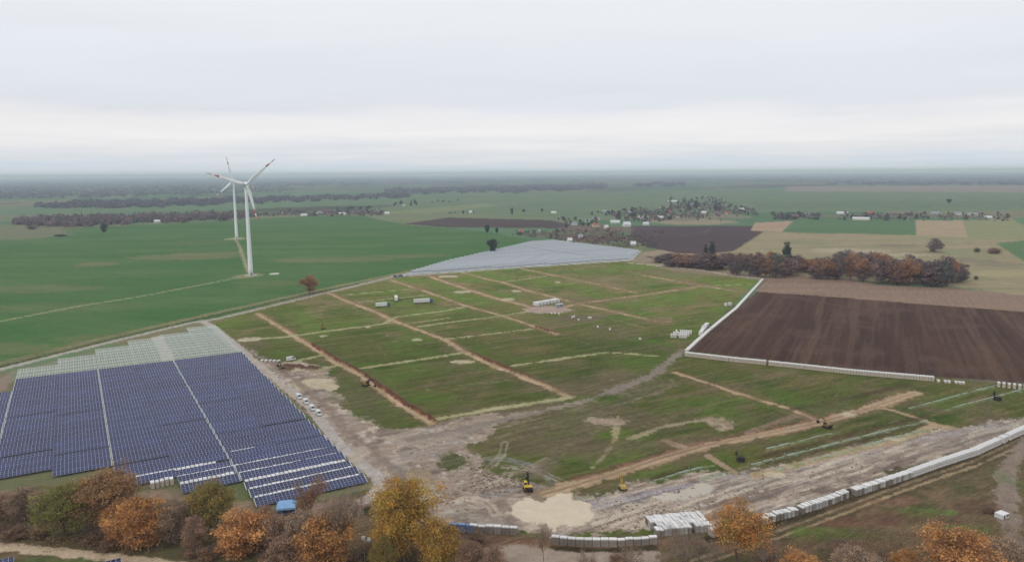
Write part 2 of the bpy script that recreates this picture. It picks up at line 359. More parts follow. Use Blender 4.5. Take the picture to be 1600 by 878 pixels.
    # browner worn zones
    for (x, y, rx, ry, o) in [(960, 440, 60, 12, .35), (1080, 425, 80, 8, .5), (560, 620, 40, 22, .55), (900, 470, 40, 9, .5), (880, 650, 150, 24, .62), (930, 600, 120, 16, .42), (830, 690, 90, 22, .5), (1010, 700, 80, 14, .4), (780, 640, 80, 12, .45), (1180, 655, 120, 10, .4), (1350, 640, 120, 8, .35), (940, 520, 60, 10, .3), (1140, 690, 90, 10, .4), (1000, 660, 90, 18, .45), (860, 690, 90, 16, .4), (380, 545, 30, 18, .5)]:
        ell(x, y, rx, ry, (122, 106, 84), (104, 96, 68), None, soft=8, wob=16, noise=rowd, opac=o)
    # ---------------- ground under the tables
    sf = [UV(u, v) for u, v in [(-90, 232), (-60, 306), (-14, 298), (4, 278), (22, 262), (42, 236), (86, 236), (86, 470), (84, 562), (70, 558), (20, 532), (-40, 492), (-90, 470)]]
    poly(sf, (120, 112, 88), (94, 100, 66), 'solar_park_ground', 'soil', soft=2, wob=3, noise=big, world=True)
    rk = [UV(u, v) for u, v in [(-36, 466), (84, 470), (80, 556), (20, 530), (-36, 492)]]
    poly(rk, (112, 122, 96), (132, 132, 112), 'solar_park_ground', 'soil', soft=3, wob=3, noise=fine, world=True)
    line([UV(43, 470), UV(43.5, 545)], 7, (186, 176, 160), (164, 154, 138), 'dirt_track', world=True)
    poly([(-60, 625), (0, 590), (18, 585), (10, 608), (-60, 632)], (142, 124, 110), (124, 112, 92), 'bare_soil', 'soil', wob=2)
    # ---------------- bare, driven-over mud
    mud = [(372, 538), (400, 548), (430, 566), (470, 566), (512, 572), (524, 606), (545, 648), (600, 668), (690, 662), (770, 646), (800, 650), (748, 684), (724, 708), (752, 742), (850, 752), (905, 770), (962, 768), (1020, 757), (1100, 739), (1150, 742), (1230, 724), (1330, 700), (1440, 676), (1600, 652), (1900, 610), (1900, 640), (1600, 674), (1335, 768), (1190, 812), (1110, 834), (860, 842), (690, 826), (600, 766), (490, 652), (440, 604)]
    mudn = 0.5 * fbm(X / 9, Y / 9, 51, 5) + 0.5 * rowd
    poly(mud, (158, 138, 120), (124, 106, 92), 'muddy_ground', 'mud', soft=4, wob=14, wob2=4, noise=mudn, wet=0.15)
    k = np.nonzero(L == len(names) - 1)[0]
    Z[k] += (fbm(X[k] / 3.5, Y[k] / 3.5, 55, 4) - 0.5) * 0.5; kmud = k
    a = np.clip((fbm(X[k] / 5, Y[k] / 5, 57, 4) - 0.57) * 7, 0, 0.8)[:, None]; C[k] = C[k] * (1 - a) + lc((188, 174, 156)) * a
    a = np.clip((fbm(X[k] / 7, Y[k] / 7, 58, 4) - 0.58) * 6, 0, 0.75)[:, None]; C[k] = C[k] * (1 - a) + lc((96, 80, 70)) * a
    a = np.clip((fbm(U[k] / 30, V_[k] / 5, 59, 4) - 0.58) * 7, 0, 0.7); W[k] = np.maximum(W[k], a); C[k] = C[k] * (1 - 0.35 * a[:, None]) + lc((148, 140, 136)) * 0.35 * a[:, None]
    # wet, rutted band along the lower perimeter
    for (p, w, c, o) in [([(930, 800), (1040, 782), (1150, 765), (1260, 742), (1360, 716), (1500, 688), (1600, 660), (1750, 625)], 7, (178, 164, 146), .55), ([(960, 812), (1080, 796), (1190, 775), (1330, 742), (1480, 700), (1620, 664)], 5, (128, 110, 98), .6),
                         ([(1000, 770), (1120, 752), (1250, 728), (1400, 694), (1560, 664)], 6, (158, 150, 150), .6), ([(900, 790), (1000, 776), (1100, 757)], 5, (150, 150, 160), .7), ([(900, 822), (1010, 812), (1100, 800)], 3, (172, 156, 136), .6),
                         ([(640, 790), (720, 795), (800, 830)], 5, (164, 148, 132), .5), ([(560, 700), (640, 740), (700, 800)], 6, (168, 152, 138), .4), ([(620, 690), (700, 682), (760, 662)], 7, (156, 142, 132), .5)]:
        line(p, w, c, tuple(v * 0.9 for v in c), None, soft=2.5, wob=4, wob2=3, opac=o, wet=0.5, noise=mudn)
    rr = random.Random(12)
    for _ in range(46):
        if rr.random() < .55:
            x0 = rr.uniform(880, 1500); y0 = np.interp(x0, [880, 1100, 1335, 1600], [815, 790, 735, 668]) + rr.uniform(-24, 22); ln = rr.uniform(60, 200); sl_ = -0.26 + rr.uniform(-.05, .05)
            p = [(x0 + q * ln / 4, y0 + sl_ * q * ln / 4 - (q * q * .5 if x0 > 1250 else 0) + rr.uniform(-2, 2)) for q in range(5)]
        else:
            x0, y0 = rr.uniform(600, 790), rr.uniform(705, 810); th_ = rr.uniform(-.5, .9); ln = rr.uniform(50, 150); cv = rr.uniform(-.5, .5)
            p = [(x0 + ln / 4 * q * math.cos(th_ + cv * q / 2), y0 + ln / 4 * q * .55 * math.sin(th_ + cv * q / 2)) for q in range(5)]
            if any(ay < 690 or ax < 560 for ax, ay in p): continue
        c = rr.choice(((186, 170, 150), (176, 158, 138), (104, 88, 76), (112, 96, 84), (196, 182, 164), (150, 146, 144)))
        P_ = [G(*q) for q in p]
        for o in (-1.1, 1.1): line(P_, rr.uniform(.7, 1.5), c, c, None, soft=.8, wob=1.5, wob2=1.2, off=o, opac=rr.uniform(.35, .7), world=True)
    ell(708, 720, 20, 15, (84, 92, 50), (102, 100, 64), 'meadow', 'grass', soft=3, wob=6)
    ell(600, 645, 40, 12, (92, 96, 58), (104, 100, 66), None, 'grass', soft=5, wob=8, opac=.7)
    ell(545, 600, 26, 30, (108, 102, 66), (96, 98, 58), None, 'grass', soft=6, wob=8, opac=.6)
    for sc_, c_, o_, s_ in ((1.6, (196, 182, 162), .75, 111), (1.3, (88, 74, 66), .65, 112), (2.2, (172, 156, 138), .6, 113)):
        st_ = fbm(U[kmud] / 16, V_[kmud] / sc_, s_, 4); a = np.clip((st_ - 0.57) * 9, 0, o_)[:, None] * np.clip((X[kmud] - 5) / 20, 0.25, 1)[:, None]; C[kmud] = C[kmud] * (1 - a) + lc(c_) * a
    # curved haul road through the meadow
    for o_ in (-13, -8.5, -5, 4.5, 8, 12, 17): line([(1000, 596), (940, 616), (870, 636), (800, 652), (740, 666), (690, 680)], rr.uniform(.8, 2.0), rr.choice(((146, 130, 112), (108, 96, 78), (166, 150, 130))), (120, 108, 86), None, off=o_, soft=1.5, wob=4, wob2=3, opac=rr.uniform(.35, .6))
    for p_ in ([(960, 655), (900, 690), (850, 730), (820, 760)], [(1010, 640), (930, 676), (870, 712)], [(880, 660), (800, 690), (760, 715)], [(1060, 600), (1000, 625), (930, 650)], [(1180, 600), (1090, 640), (1010, 665)]):
        for o_ in (-1.2, 1.2): line(p_, 1.0, (142, 124, 102), (112, 100, 76), None, off=o_, soft=1.2, wob=3, wob2=2, opac=.5)
    curve = [(1066, 548), (1046, 563), (1022, 584), (978, 604), (900, 630), (800, 652), (700, 674), (640, 686)]
    line(curve, 5.5, (134, 120, 106), (112, 102, 86), 'dirt_track', 'mud', soft=3, wob=4, wob2=3, wet=.3, noise=mudn)
    line([(900, 630), (840, 640), (770, 655), (700, 666)], 4, (158, 142, 122), (134, 120, 100), None, soft=3, wob=3, opac=.7)
    line([(1010, 610), (930, 650), (880, 700), (850, 740)], 6, (128, 114, 96), (112, 102, 80), None, soft=5, wob=6, opac=.5)
    line([(780, 575), (762, 605), (735, 640), (700, 660)], 3, (120, 112, 80), (110, 104, 72), None, soft=2, wob=3, opac=.6)
    line([(720, 706), (738, 712), (745, 726), (730, 742), (690, 752)], 4.5, (164, 146, 130), (140, 124, 110), 'dirt_track', 'mud', soft=2.5, wob=3)
    line([(965, 650), (960, 685), (945, 712), (925, 730)], 1.9, (160, 148, 116), (136, 128, 90), 'dirt_track', soft=1.6, wob=2.5)
    line([(985, 685), (1030, 668), (1100, 655)], 2.4, (150, 138, 110), (140, 130, 100), 'dirt_track', soft=1.6, wob=2)
    # straight tracks across the site, pegged out square to the rows
    tan1, tan2 = (172, 146, 116), (148, 128, 98)
    T = [([(403, 490), (485, 540), (525, 567), (562, 585), (600, 612), (632, 635), (676, 661)], 4.6), ([(512, 457), (550, 474), (582, 485), (625, 505), (699, 532), (725, 550), (780, 575), (850, 602), (892, 621)], 4.8),
         ([(610, 437), (670, 457), (725, 477), (780, 492), (832, 509), (872, 522)], 4.0), ([(667, 430), (700, 442), (762, 462), (785, 469), (817, 476), (850, 486)], 6.5), ([(720, 425), (760, 436), (785, 441), (825, 454), (887, 470)], 4.2),
         ([(815, 420), (875, 432), (937, 445), (995, 458)], 4.2), ([(870, 482), (900, 475), (1012, 460), (1095, 447), (1120, 449)], 5.0), ([(1005, 430), (1050, 438), (1095, 446), (1150, 455)], 4.0), ([(905, 475), (955, 486), (1020, 501)], 4.0), ([(1020, 501), (1050, 497)], 3.2),
         ([(1055, 582), (1125, 605), (1187, 625), (1230, 637), (1275, 655)], 3.0)]
    patch = fbm(X / 5, Y / 5, 62, 4)
    for p, w in T:
        line(p, w * 2.1, (128, 108, 82), (112, 100, 70), None, soft=3.5, wob=5, wob2=4, opac=.6, noise=patch)
        line(p, w * .95, tan1, tan2, 'dirt_track', 'soil', soft=1.6, wob=2.6, wob2=3.0, noise=patch)
        line(p, w * .22, (196, 176, 148), (170, 148, 118), None, off=-w * .12, soft=.8, wob=1.0, wob2=2.0, opac=.6, noise=patch)
        line(p, w * .25, (112, 80, 60), (124, 96, 72), None, off=w * .48, soft=.8, wob=1.2, wob2=2.2, opac=.65, noise=patch, hfun=lambda S, D, w=w: 0.35 * np.exp(-((S - w * .48) / .8) ** 2))
    for _ in range(60):
        q = rr.choice(T)[0]; a_, b_ = rr.choice(list(zip(q[:-1], q[1:]))); t_ = rr.random(); ell(a_[0] + (b_[0] - a_[0]) * t_ + rr.uniform(-14, 14), a_[1] + (b_[1] - a_[1]) * t_ + rr.uniform(-5, 5), rr.uniform(6, 22), rr.uniform(1.5, 5), (130, 112, 84), (112, 100, 70), None, soft=4, wob=9, wob2=4, opac=rr.uniform(.3, .65), noise=patch)
    line([(872, 522), (905, 533), (950, 548)], 2.2, (120, 104, 80), (108, 98, 70), None, soft=2, wob=2, opac=.7)
    pal1, pal2 = (156, 150, 112), (140, 138, 96)
    for p, w in [([(365, 534), (395, 530), (450, 526), (512, 517), (610, 505)], 3.4), ([(560, 576), (699, 555), (724, 551)], 3.4), ([(537, 461), (640, 452)], 2.4), ([(560, 472), (667, 461)], 2.6), ([(600, 505), (620, 495), (699, 485), (725, 480)], 2.4),
                 ([(625, 507), (700, 497)], 2.2), ([(655, 510), (780, 494), (850, 483)], 2.8), ([(695, 530), (832, 514)], 2.2), ([(802, 571), (950, 550)], 2.6), ([(680, 655), (770, 639), (892, 621)], 4.0), ([(785, 441), (855, 431)], 2.4), ([(960, 551), (1025, 556)], 2.4),
                 ([(430, 575), (470, 562), (500, 556)], 3.0), ([(490, 580), (530, 570)], 3.0), ([(1095, 447), (1175, 444)], 2)]:
        line(p, w * 1.25, pal1, pal2, 'dirt_track', 'soil', soft=1.6, wob=2.2, wob2=2.4, noise=patch); line(p, w * .35, (184, 174, 146), (160, 152, 118), None, soft=.9, wob=1.2, wob2=2.2, noise=patch, opac=.7)
    # old wheel marks criss-crossing the meadow
    for _ in range(70):
        u_, v_ = rr.uniform(100, 400), rr.uniform(170, 620); th_ = rr.choice((0, 0, math.pi / 2, math.pi / 2, rr.uniform(0, 3.14))); ln = rr.uniform(20, 70); cv = rr.uniform(-.25, .25)
        P_ = [UV(u_ + q * ln / 4 * math.cos(th_ + cv * q / 4), v_ + q * ln / 4 * math.sin(th_ + cv * q / 4)) for q in range(5)]; c_ = rr.choice(((142, 126, 98), (128, 112, 84), (96, 84, 58), (150, 140, 108)))
        if not all(inside(np.array([q[0]]), np.array([q[1]]), [G(*z_) for z_ in site])[0] for q in P_): continue
        for o in (-1.0, 1.0): line(P_, rr.uniform(.6, 1.1), c_, c_, None, soft=.9, wob=1.5, wob2=1.5, off=o, opac=rr.uniform(.25, .55), world=True)
    # open trenches with red-brown spoil beside the first two tracks
    def spoil(S, D, o=-3.0, h=0.9): return h * np.exp(-((S - o) / 0.9) ** 2)
    for p in ([(487, 538), (525, 562), (562, 581), (600, 607), (632, 630), (678, 657)], [(735, 550), (780, 570), (828, 589)], [(838, 511), (868, 520)]):
        sgn = 1.0
        line(p, 2.4, (112, 70, 52), (88, 58, 46), 'spoil_heap', 'soil', soft=1.0, wob=1.2, wob2=1.6, hfun=lambda S, D: 0.9 * np.exp(-(D / 1.0) ** 2))
    # wide haul road with brown edge, lower part of the site
    hr = [(850, 772), (900, 757), (962, 739), (1025, 718), (1100, 696), (1175, 682), (1275, 661), (1340, 643), (1430, 614)]
    line(hr, 12, (122, 104, 78), (108, 98, 66), None, soft=4, wob=6, wob2=4, opac=.7, noise=patch)
    line(hr, 7.0, (166, 142, 114), (138, 114, 90), 'haul_road', 'soil', soft=1.8, wob=3.5, wob2=3.5, noise=rowd)
    for o_, c_ in ((-1.6, (190, 168, 140)), (0.2, (126, 104, 82)), (1.4, (186, 164, 136))): line(hr, .9, c_, c_, None, off=o_, soft=.8, wob=1.5, wob2=1.8, opac=.6)
    line([(900, 748), (1025, 712), (1100, 690), (1200, 671), (1275, 654)], 2.6, (124, 88, 70), (106, 80, 62), None, soft=1.6, wob=2, opac=.75)
    line([(1275, 655), (1240, 650), (1170, 676)], 3, (160, 134, 112), (140, 120, 100), None, soft=2, opac=.7)
    line([(1106, 712), (1148, 738)], 3.4, (158, 136, 112), (140, 122, 98), 'dirt_track', wob=1.5)
    line([(1040, 688), (1064, 698)], 4, (158, 136, 112), (140, 122, 98), 'dirt_track', wob=1.5)
    line([(1180, 742), (1220, 733), (1330, 704), (1400, 690), (1460, 664), (1485, 668)], 4.5, (172, 146, 120), (148, 132, 100), 'dirt_track', wob=2)
    line([(1370, 636), (1400, 642), (1470, 665)], 3, (168, 144, 118), (150, 130, 100), 'dirt_track', wob=1.5)
    ell(1125, 660, 30, 13, (170, 150, 130), (138, 122, 100), 'bare_soil', soft=5, wob=18, wob2=6, opac=.85); ell(1010, 690, 60, 9, (126, 110, 86), (112, 100, 72), None, soft=6, wob=14, wob2=5, opac=.6); ell(905, 700, 70, 16, (124, 108, 86), (110, 98, 72), None, soft=8, wob=16, wob2=5, opac=.55); ell(950, 659, 30, 7, (164, 148, 128), (140, 124, 104), 'bare_soil', soft=3, wob=10)
    # dark furrow lines between the driven post rows
    for p in ([(1200, 712), (1330, 678), (1450, 650)], [(1190, 724), (1320, 693), (1440, 662)], [(1235, 640), (1330, 622), (1420, 600)], [(1000, 752), (1090, 730)]):
        line(p, 3.4, (92, 76, 56), (78, 70, 46), None, soft=2.2, wob=2, opac=.8)
    for p in ([(1155, 732), (1300, 695), (1460, 655)], [(1212, 735), (1325, 705), (1450, 671)], [(1200, 702), (1310, 675)], [(1020, 752), (1112, 727)], [(1095, 750), (1140, 737)], [(898, 782), (934, 773)], [(1475, 641), (1620, 604)], [(1420, 639), (1560, 602)]):
        line(p, 1.3, (156, 168, 138), (120, 130, 84), None, soft=1.2, wob=0.5, opac=.7)
    # pale heaps of sand and clay spread flat
    sand = [(795, 805), (799, 790), (825, 779), (850, 785), (862, 775), (896, 769), (896, 781), (922, 788), (934, 805), (911, 820), (876, 824), (866, 831), (850, 821), (815, 815)]
    poly(sand, (204, 190, 168), (198, 184, 162), 'sand_patch', 'sand', soft=0.8, wob=2.5, wob2=3, noise=fine)
    k = np.nonzero(L == len(names) - 1)[0]; Z[k] += 0.22
    poly([(1022, 776), (1060, 767), (1100, 755), (1118, 759), (1110, 770), (1075, 780), (1040, 781)], (188, 178, 164), (172, 164, 152), 'sand_patch', 'sand', soft=1.5, wob=2, wob2=2)
    for (x, y, rx, ry) in [(651, 531, 9, 2.2), (722, 565, 20, 2.4), (871, 441, 5, 1.2), (807, 455, 8, 1.5), (722, 456, 14, 2.2), (575, 511, 6, 1.2), (793, 468, 11, 2.4), (505, 525, 7, 1.5), (1210, 741, 18, 4), (520, 606, 9, 5), (1400, 686, 16, 3), (1560, 745, 12, 3), (465, 575, 22, 5), (490, 600, 30, 10), (390, 530, 18, 3.5), (1325, 648, 12, 3), (700, 432, 16, 2)]:
        ell(x, y, rx, ry, (190, 178, 152), (170, 158, 132), 'sand_patch', 'sand', soft=1.2, wob=3, opac=.85)
    for (x, y, rx, ry) in [(455, 573, 22, 3.5), (486, 575, 16, 3.0), (445, 578, 14, 2)]:
        ell(x, y, rx, ry, (84, 62, 50), (100, 76, 60), 'spoil_heap', 'soil', soft=1.5, wob=3); k = np.nonzero(L == len(names) - 1)[0]; Z[k] += 0.9 * fine[k] * 1.6
    ell(855, 484, 40, 6, (172, 152, 140), (150, 132, 120), 'bare_soil', soft=3, wob=6)
    ell(905, 497, 46, 4, (112, 98, 82), (96, 88, 70), None, soft=3, wob=6, opac=.8)
    line([(905, 500), (945, 512), (1000, 532), (1060, 548)], 4, (104, 100, 74), (92, 90, 62), None, soft=3, wob=4, opac=.7)
    # service road beside the near tables
    line([(318, 503), (335, 512), (362, 534), (400, 567), (450, 607), (487, 637), (525, 690), (562, 722), (592, 746), (597, 757), (584, 773), (562, 786), (530, 800)], 5.2, (176, 168, 160), (160, 150, 142), 'gravel_road', 'soil', soft=0.9, wob=0.8, wob2=0.6)
    line([(400, 562), (450, 602), (492, 640), (530, 686), (566, 718), (600, 744)], 4.5, (124, 106, 94), (108, 92, 82), None, off=6.2, soft=2.5, wob=3, wob2=2, opac=.65)
    line([(345, 520), (390, 552), (440, 590), (480, 625)], 3, (184, 168, 150), (164, 148, 132), None, off=-4, soft=2, wob=2, opac=.6)
    ell(560, 712, 14, 14, (176, 160, 142), (158, 142, 128), None, soft=3, wob=4, opac=.8)
    # far table block ground and its access
    fb = [(618, 431), (640, 426), (700, 408), (830, 377), (866, 375), (1002, 392), (988, 406), (830, 416)]
    poly(fb, (170, 172, 176), (158, 162, 164), 'solar_park_ground', 'soil', soft=3, wob=2, noise=big)
    line([(618, 432), (650, 430), (830, 417), (985, 407), (1010, 400)], 6, (178, 172, 164), (164, 156, 146), 'gravel_road', soft=2)
    poly([(985, 408), (1003, 395), (1045, 388), (1100, 396), (1035, 412), (1100, 418), (1192, 432), (1190, 438), (1060, 424)], (150, 134, 112), (132, 120, 96), 'bare_soil', 'soil', wob=6, soft=4, noise=streak)
    line([(985, 411), (1040, 416), (1100, 423), (1150, 431), (1185, 435)], 5, (188, 178, 160), (168, 158, 140), 'dirt_track', wob=3, wob2=3)
    # ---------------- ploughed field and the fields behind it
    plough_dir = math.radians(63.6); Pn = -X * math.sin(plough_dir) + Y * math.cos(plough_dir); Pa = X * math.cos(plough_dir) + Y * math.sin(plough_dir)
    pln = 0.6 * fbm(Pn / 7, Pa / 160, 71, 4) + 0.4 * big
    poly([(1060, 396), (1140, 394), (1190, 362), (1260, 364), (1432, 367), (1512, 372), (1700, 372), (1900, 400), (1900, 500), (1600, 462), (1500, 450), (1330, 438), (1200, 433), (1100, 420), (1030, 411)], (156, 142, 112), (138, 132, 98), 'stubble_field', 'field', soft=6, wob=16, noise=streak)
    for (x, y, rx, ry, c, o) in [(1330, 392, 60, 4, (178, 164, 140), .6), (1410, 398, 50, 3, (178, 164, 140), .6), (1540, 410, 40, 8, (120, 112, 96), .6), (1260, 380, 40, 4, (120, 128, 96), .4), (1400, 384, 30, 2, (112, 104, 94), .6), (1560, 428, 60, 5, (168, 158, 120), .5), (1500, 395, 40, 6, (132, 136, 96), .5), (1470, 372, 60, 4, (140, 140, 100), .5)]:
        ell(x, y, rx, ry, c, c, None, soft=14, wob=30, opac=o)
    poly([(985, 353), (1178, 353), (1193, 362), (1147, 392), (1100, 397), (1060, 396), (1020, 388), (985, 372)], (92, 76, 74), (84, 70, 68), 'ploughed_field', 'plough', soft=3, wob=3, noise=streak)
    line([(985, 366), (1060, 368), (1100, 364), (1110, 357)], 7, (122, 108, 106), (112, 98, 96), None, soft=6, opac=.6); line([(985, 357), (1100, 357)], 5, (122, 108, 106), (112, 98, 96), None, soft=6, opac=.5)
    poly([(1172, 361), (1180, 348), (1242, 345), (1222, 362)], (172, 146, 122), (160, 138, 114), 'stubble_field')
    poly([(1223, 362), (1243, 341), (1428, 343), (1431, 366), (1300, 364)], (90, 118, 78), (84, 112, 72), 'far_crop_field', noise=streak)
    poly([(1430, 344), (1505, 345), (1513, 371), (1432, 368)], (172, 150, 120), (158, 140, 112), 'stubble_field', noise=streak)
    poly([(1505, 345), (1580, 341), (1612, 356), (1612, 374), (1514, 372)], (142, 140, 98), (134, 136, 94), 'stubble_field', noise=streak)
    poly([(1556, 380), (1620, 374), (1900, 380), (1900, 470), (1630, 425), (1590, 402)], (88, 114, 72), (94, 118, 76), 'far_crop_field', noise=streak)
    poly([(1580, 341), (1900, 330), (1900, 372), (1612, 360)], (90, 122, 82), (98, 128, 86), 'far_crop_field', noise=streak)
    poly([(1195, 433), (1260, 431), (1325, 436), (1375, 445), (1490, 450), (1600, 462), (1900, 495), (1900, 530), (1600, 488), (1375, 471), (1182, 457)], (162, 136, 116), (148, 126, 108), 'harrowed_field', 'plough', soft=3, wob=4, noise=streak)
    poly([(1182, 456), (1290, 463), (1375, 470), (1600, 487), (1900, 512), (1900, 640), (1600, 598), (1460, 588), (1330, 577), (1200, 562), (1075, 548)], (94, 70, 56), (76, 57, 47), 'ploughed_field', 'plough', soft=2, wob=2, noise=pln)
    k = np.nonzero(L == len(names) - 1)[0]
    a = np.clip((fbm(Pn[k] / 10, Pa[k] / 260, 73, 3) - 0.55) * 5, 0, 0.24)[:, None]; C[k] = C[k] * (1 - a) + lc((142, 116, 98)) * a; a = np.clip((fbm(Pn[k] / 2.2, Pa[k] / 120, 74, 3) - 0.5) * 5, 0, 0.3)[:, None]; C[k] = C[k] * (1 - a) + lc((116, 92, 76)) * a
    a = np.clip((fbm(X[k] / 22, Y[k] / 22, 75, 4) - 0.58) * 5, 0, 0.4)[:, None]; C[k] = C[k] * (1 - a) + lc((112, 88, 74)) * a
    Z[k] += (fbm(Pn[k] / 1.2, Pa[k] / 12, 77, 3) - 0.5) * 0.25
    # village plots
    for (x, y, rx, ry, c) in [(930, 358, 60, 7, (112, 96, 84)), (930, 372, 60, 6, (112, 84, 76)), (1080, 346, 70, 5, (150, 136, 112)), (1040, 340, 50, 5, (126, 116, 96)), (1120, 338, 50, 4, (130, 122, 100)), (870, 366, 50, 5, (112, 104, 84)), (1400, 337, 180, 3, (112, 112, 88)), (500, 333, 110, 3, (104, 98, 82))]:
        ell(x, y, rx, ry, c, c, 'village_ground', 'field', soft=20, wob=40, opac=.9)
    # ---------------- in front of the tables, hedge strip and lower corner
    low = [(-400, 745), (0, 745), (200, 760), (395, 795), (560, 790), (640, 795), (700, 822), (860, 842), (1110, 834), (1335, 768), (1600, 674), (1900, 600), (2300, 1500), (-900, 1500), (-900, 800)]
    k = np.nonzero((L == 0) & (dist < 420))[0]
    rough = fbm(X / 11, Y / 11, 81, 5)
    put(k, np.ones(len(k)), (124, 104, 80), (98, 94, 60), rough[k], 'rough_meadow', 'grass')
    ell(110, 765, 60, 8, (104, 110, 62), (120, 116, 76), None, soft=3, wob=6, opac=.8); ell(40, 772, 60, 8, (148, 128, 108), (132, 114, 92), None, soft=3, wob=6, opac=.8); ell(280, 775, 80, 10, (146, 122, 104), (130, 110, 88), None, soft=3, wob=8, opac=.8); ell(380, 795, 30, 14, (150, 124, 106), (132, 112, 90), None, soft=3, wob=6, opac=.8)
    ell(540, 795, 70, 14, (158, 132, 118), (140, 118, 104), None, soft=4, wob=8, opac=.85)
    ell(130, 820, 240, 26, (106, 88, 70), (92, 80, 60), None, soft=6, wob=10, opac=.8)
    line([(-120, 826), (0, 838), (120, 850), (260, 862), (380, 873), (520, 888)], 6.5, (106, 102, 68), (120, 106, 80), 'grass_verge', 'grass', soft=2, wob=2)
    line([(-120, 840), (0, 853), (120, 865), (225, 877), (320, 888)], 5.0, (198, 178, 150), (180, 160, 134), 'farm_track', 'soil', soft=1.2, wob=1.2)
    ell(60, 880, 120, 8, (92, 108, 60), (108, 112, 70), None, soft=2, wob=4)
    ell(700, 845, 90, 16, (124, 94, 80), (138, 110, 94), None, soft=4, wob=8, opac=.8)
    poly([(770, 858), (810, 846), (880, 858), (1020, 852), (1030, 864), (1024, 960), (760, 960)], (158, 142, 128), (140, 122, 106), 'gravel_road', 'soil', soft=2.5, wob=3, noise=rough)
    line([(780, 842), (880, 852), (1000, 853), (1110, 846)], 3.5, (138, 104, 84), (124, 98, 76), None, soft=2, wob=2, opac=.8)
    # flat dark strip painted along the outer foot of the pallets
    line([(1110, 842), (1192, 824), (1247, 809), (1297, 793), (1335, 780), (1400, 759), (1470, 734), (1525, 716), (1562, 699), (1604, 680), (1760, 597)], 3.6, (58, 50, 38), (70, 62, 44), 'dark_strip', 'grass', soft=1.2, wob=1, wob2=1)
    line([(865, 855), (900, 858), (960, 859), (1022, 855)], 2.2, (74, 64, 46), (86, 76, 52), 'dark_strip', 'grass', soft=1.2, wob=1)
    # cart track outside the pallets
    ct = [(1090, 878), (1200, 840), (1275, 813), (1362, 780), (1450, 748), (1525, 723), (1600, 688), (1750, 610)]
    line(ct, 9, (88, 78, 58), (98, 88, 62), None, soft=3, wob=2, opac=.7)
    for o in (-1.5, 1.5): line(ct, 1.1, (168, 146, 116), (150, 130, 102), 'cart_track' if o < 0 else None, 'soil', soft=0.8, wob=0.5, wob2=.7, off=o, opac=.9)
    line([(1640, 640), (1597, 695), (1572, 740), (1573, 798), (1590, 858), (1600, 900)], 5.5, (136, 118, 104), (120, 106, 90), 'dirt_track', 'mud', soft=2.5, wob=3)
    for (x, y, rx, ry, c, o) in [(1450, 800, 50, 8, (100, 118, 58), .9), (1300, 835, 70, 8, (98, 112, 56), .9), (1500, 828, 50, 8, (104, 122, 60), .85), (1400, 782, 60, 8, (134, 100, 82), .7), (1340, 815, 60, 8, (120, 84, 70), .7), (1470, 770, 40, 8, (128, 106, 78), .6), (1530, 845, 40, 10, (132, 110, 86), .6), (1380, 850, 80, 10, (118, 96, 74), .7), (1250, 850, 50, 6, (126, 104, 80), .6), (1590, 760, 20, 30, (92, 104, 60), .6), (1420, 810, 90, 12, (112, 78, 66), .45), (1520, 790, 40, 12, (108, 80, 66), .5), (1350, 790, 70, 8, (126, 104, 76), .4), (1200, 862, 60, 10, (128, 104, 86), .5)]:
        ell(x, y, rx, ry, c, c, None, soft=3, wob=10, wob2=4, opac=o)
    # ---------------- build one object for every cover
    gr = np.array([matkey[i] in ('grass',) for i in range(len(names))])[L]
    C[gr] *= np.interp(np.hypot(X[gr], Y[gr]), [380, 460, 560, 760], [0.76, 0.80, 1.05, 1.22])[:, None]      # grass colour darker close to the camera, paler with distance
    pl_ = np.array([matkey[i] == 'plough' for i in range(len(names))])[L]; C[pl_] *= 0.74
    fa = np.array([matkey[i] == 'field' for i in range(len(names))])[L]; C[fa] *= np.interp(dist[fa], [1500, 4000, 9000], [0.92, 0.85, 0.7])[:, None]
    Z += (fbm(X / 60, Y / 60, 91, 3) - 0.5) * 0.5 * np.clip((dist - 900) / 1500, 0, 1)
    mk = {'field': attr_mat('field_soil_and_crop', 0.95, 0.10, 0.06, 0.08, 0.4), 'crop': attr_mat('winter_crop', 0.95, 0.10, 0.12, 0.14, 0.9, stretch=(-0.42, 5)), 'grass': attr_mat('meadow_grass', 0.95, 0.28, 0.30, 0.36, 1.5, bump=0.5, stretch=(ANG, 5)),
          'mud': attr_mat('driven_mud', 0.85, 0.20, 0.5, 0.28, 1.7, bump=0.9, spec=0.35), 'soil': attr_mat('bare_earth', 0.92, 0.15, 0.5, 0.18, 2.0, bump=0.4), 'plough': attr_mat('ploughed_earth', 0.95, 0.16, 0.4, 0.18, 1.5, bump=0.6, stretch=(math.radians(63.6), 12)), 'sand': attr_mat('pale_sand', 0.9, 0.04, 0.5, 0.05, 2.0)}
    idx = np.arange(n).reshape(nr, na)
    quads = np.stack([idx[:-1, :-1], idx[:-1, 1:], idx[1:, 1:], idx[1:, :-1]], -1).reshape(-1, 4)   # rows run outwards
    ql = L[quads[:, 0]]
    P3 = np.stack([X, Y, Z], 1)
    for i in np.unique(ql):
        q = quads[ql == i]; used, inv = np.unique(q, return_inverse=True); q2 = inv.reshape(-1, 4)[:, ::-1]
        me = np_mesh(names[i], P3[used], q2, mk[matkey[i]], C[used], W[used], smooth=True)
        tag(ob(names[i], me), kind='structure')
    return None
build_ground()
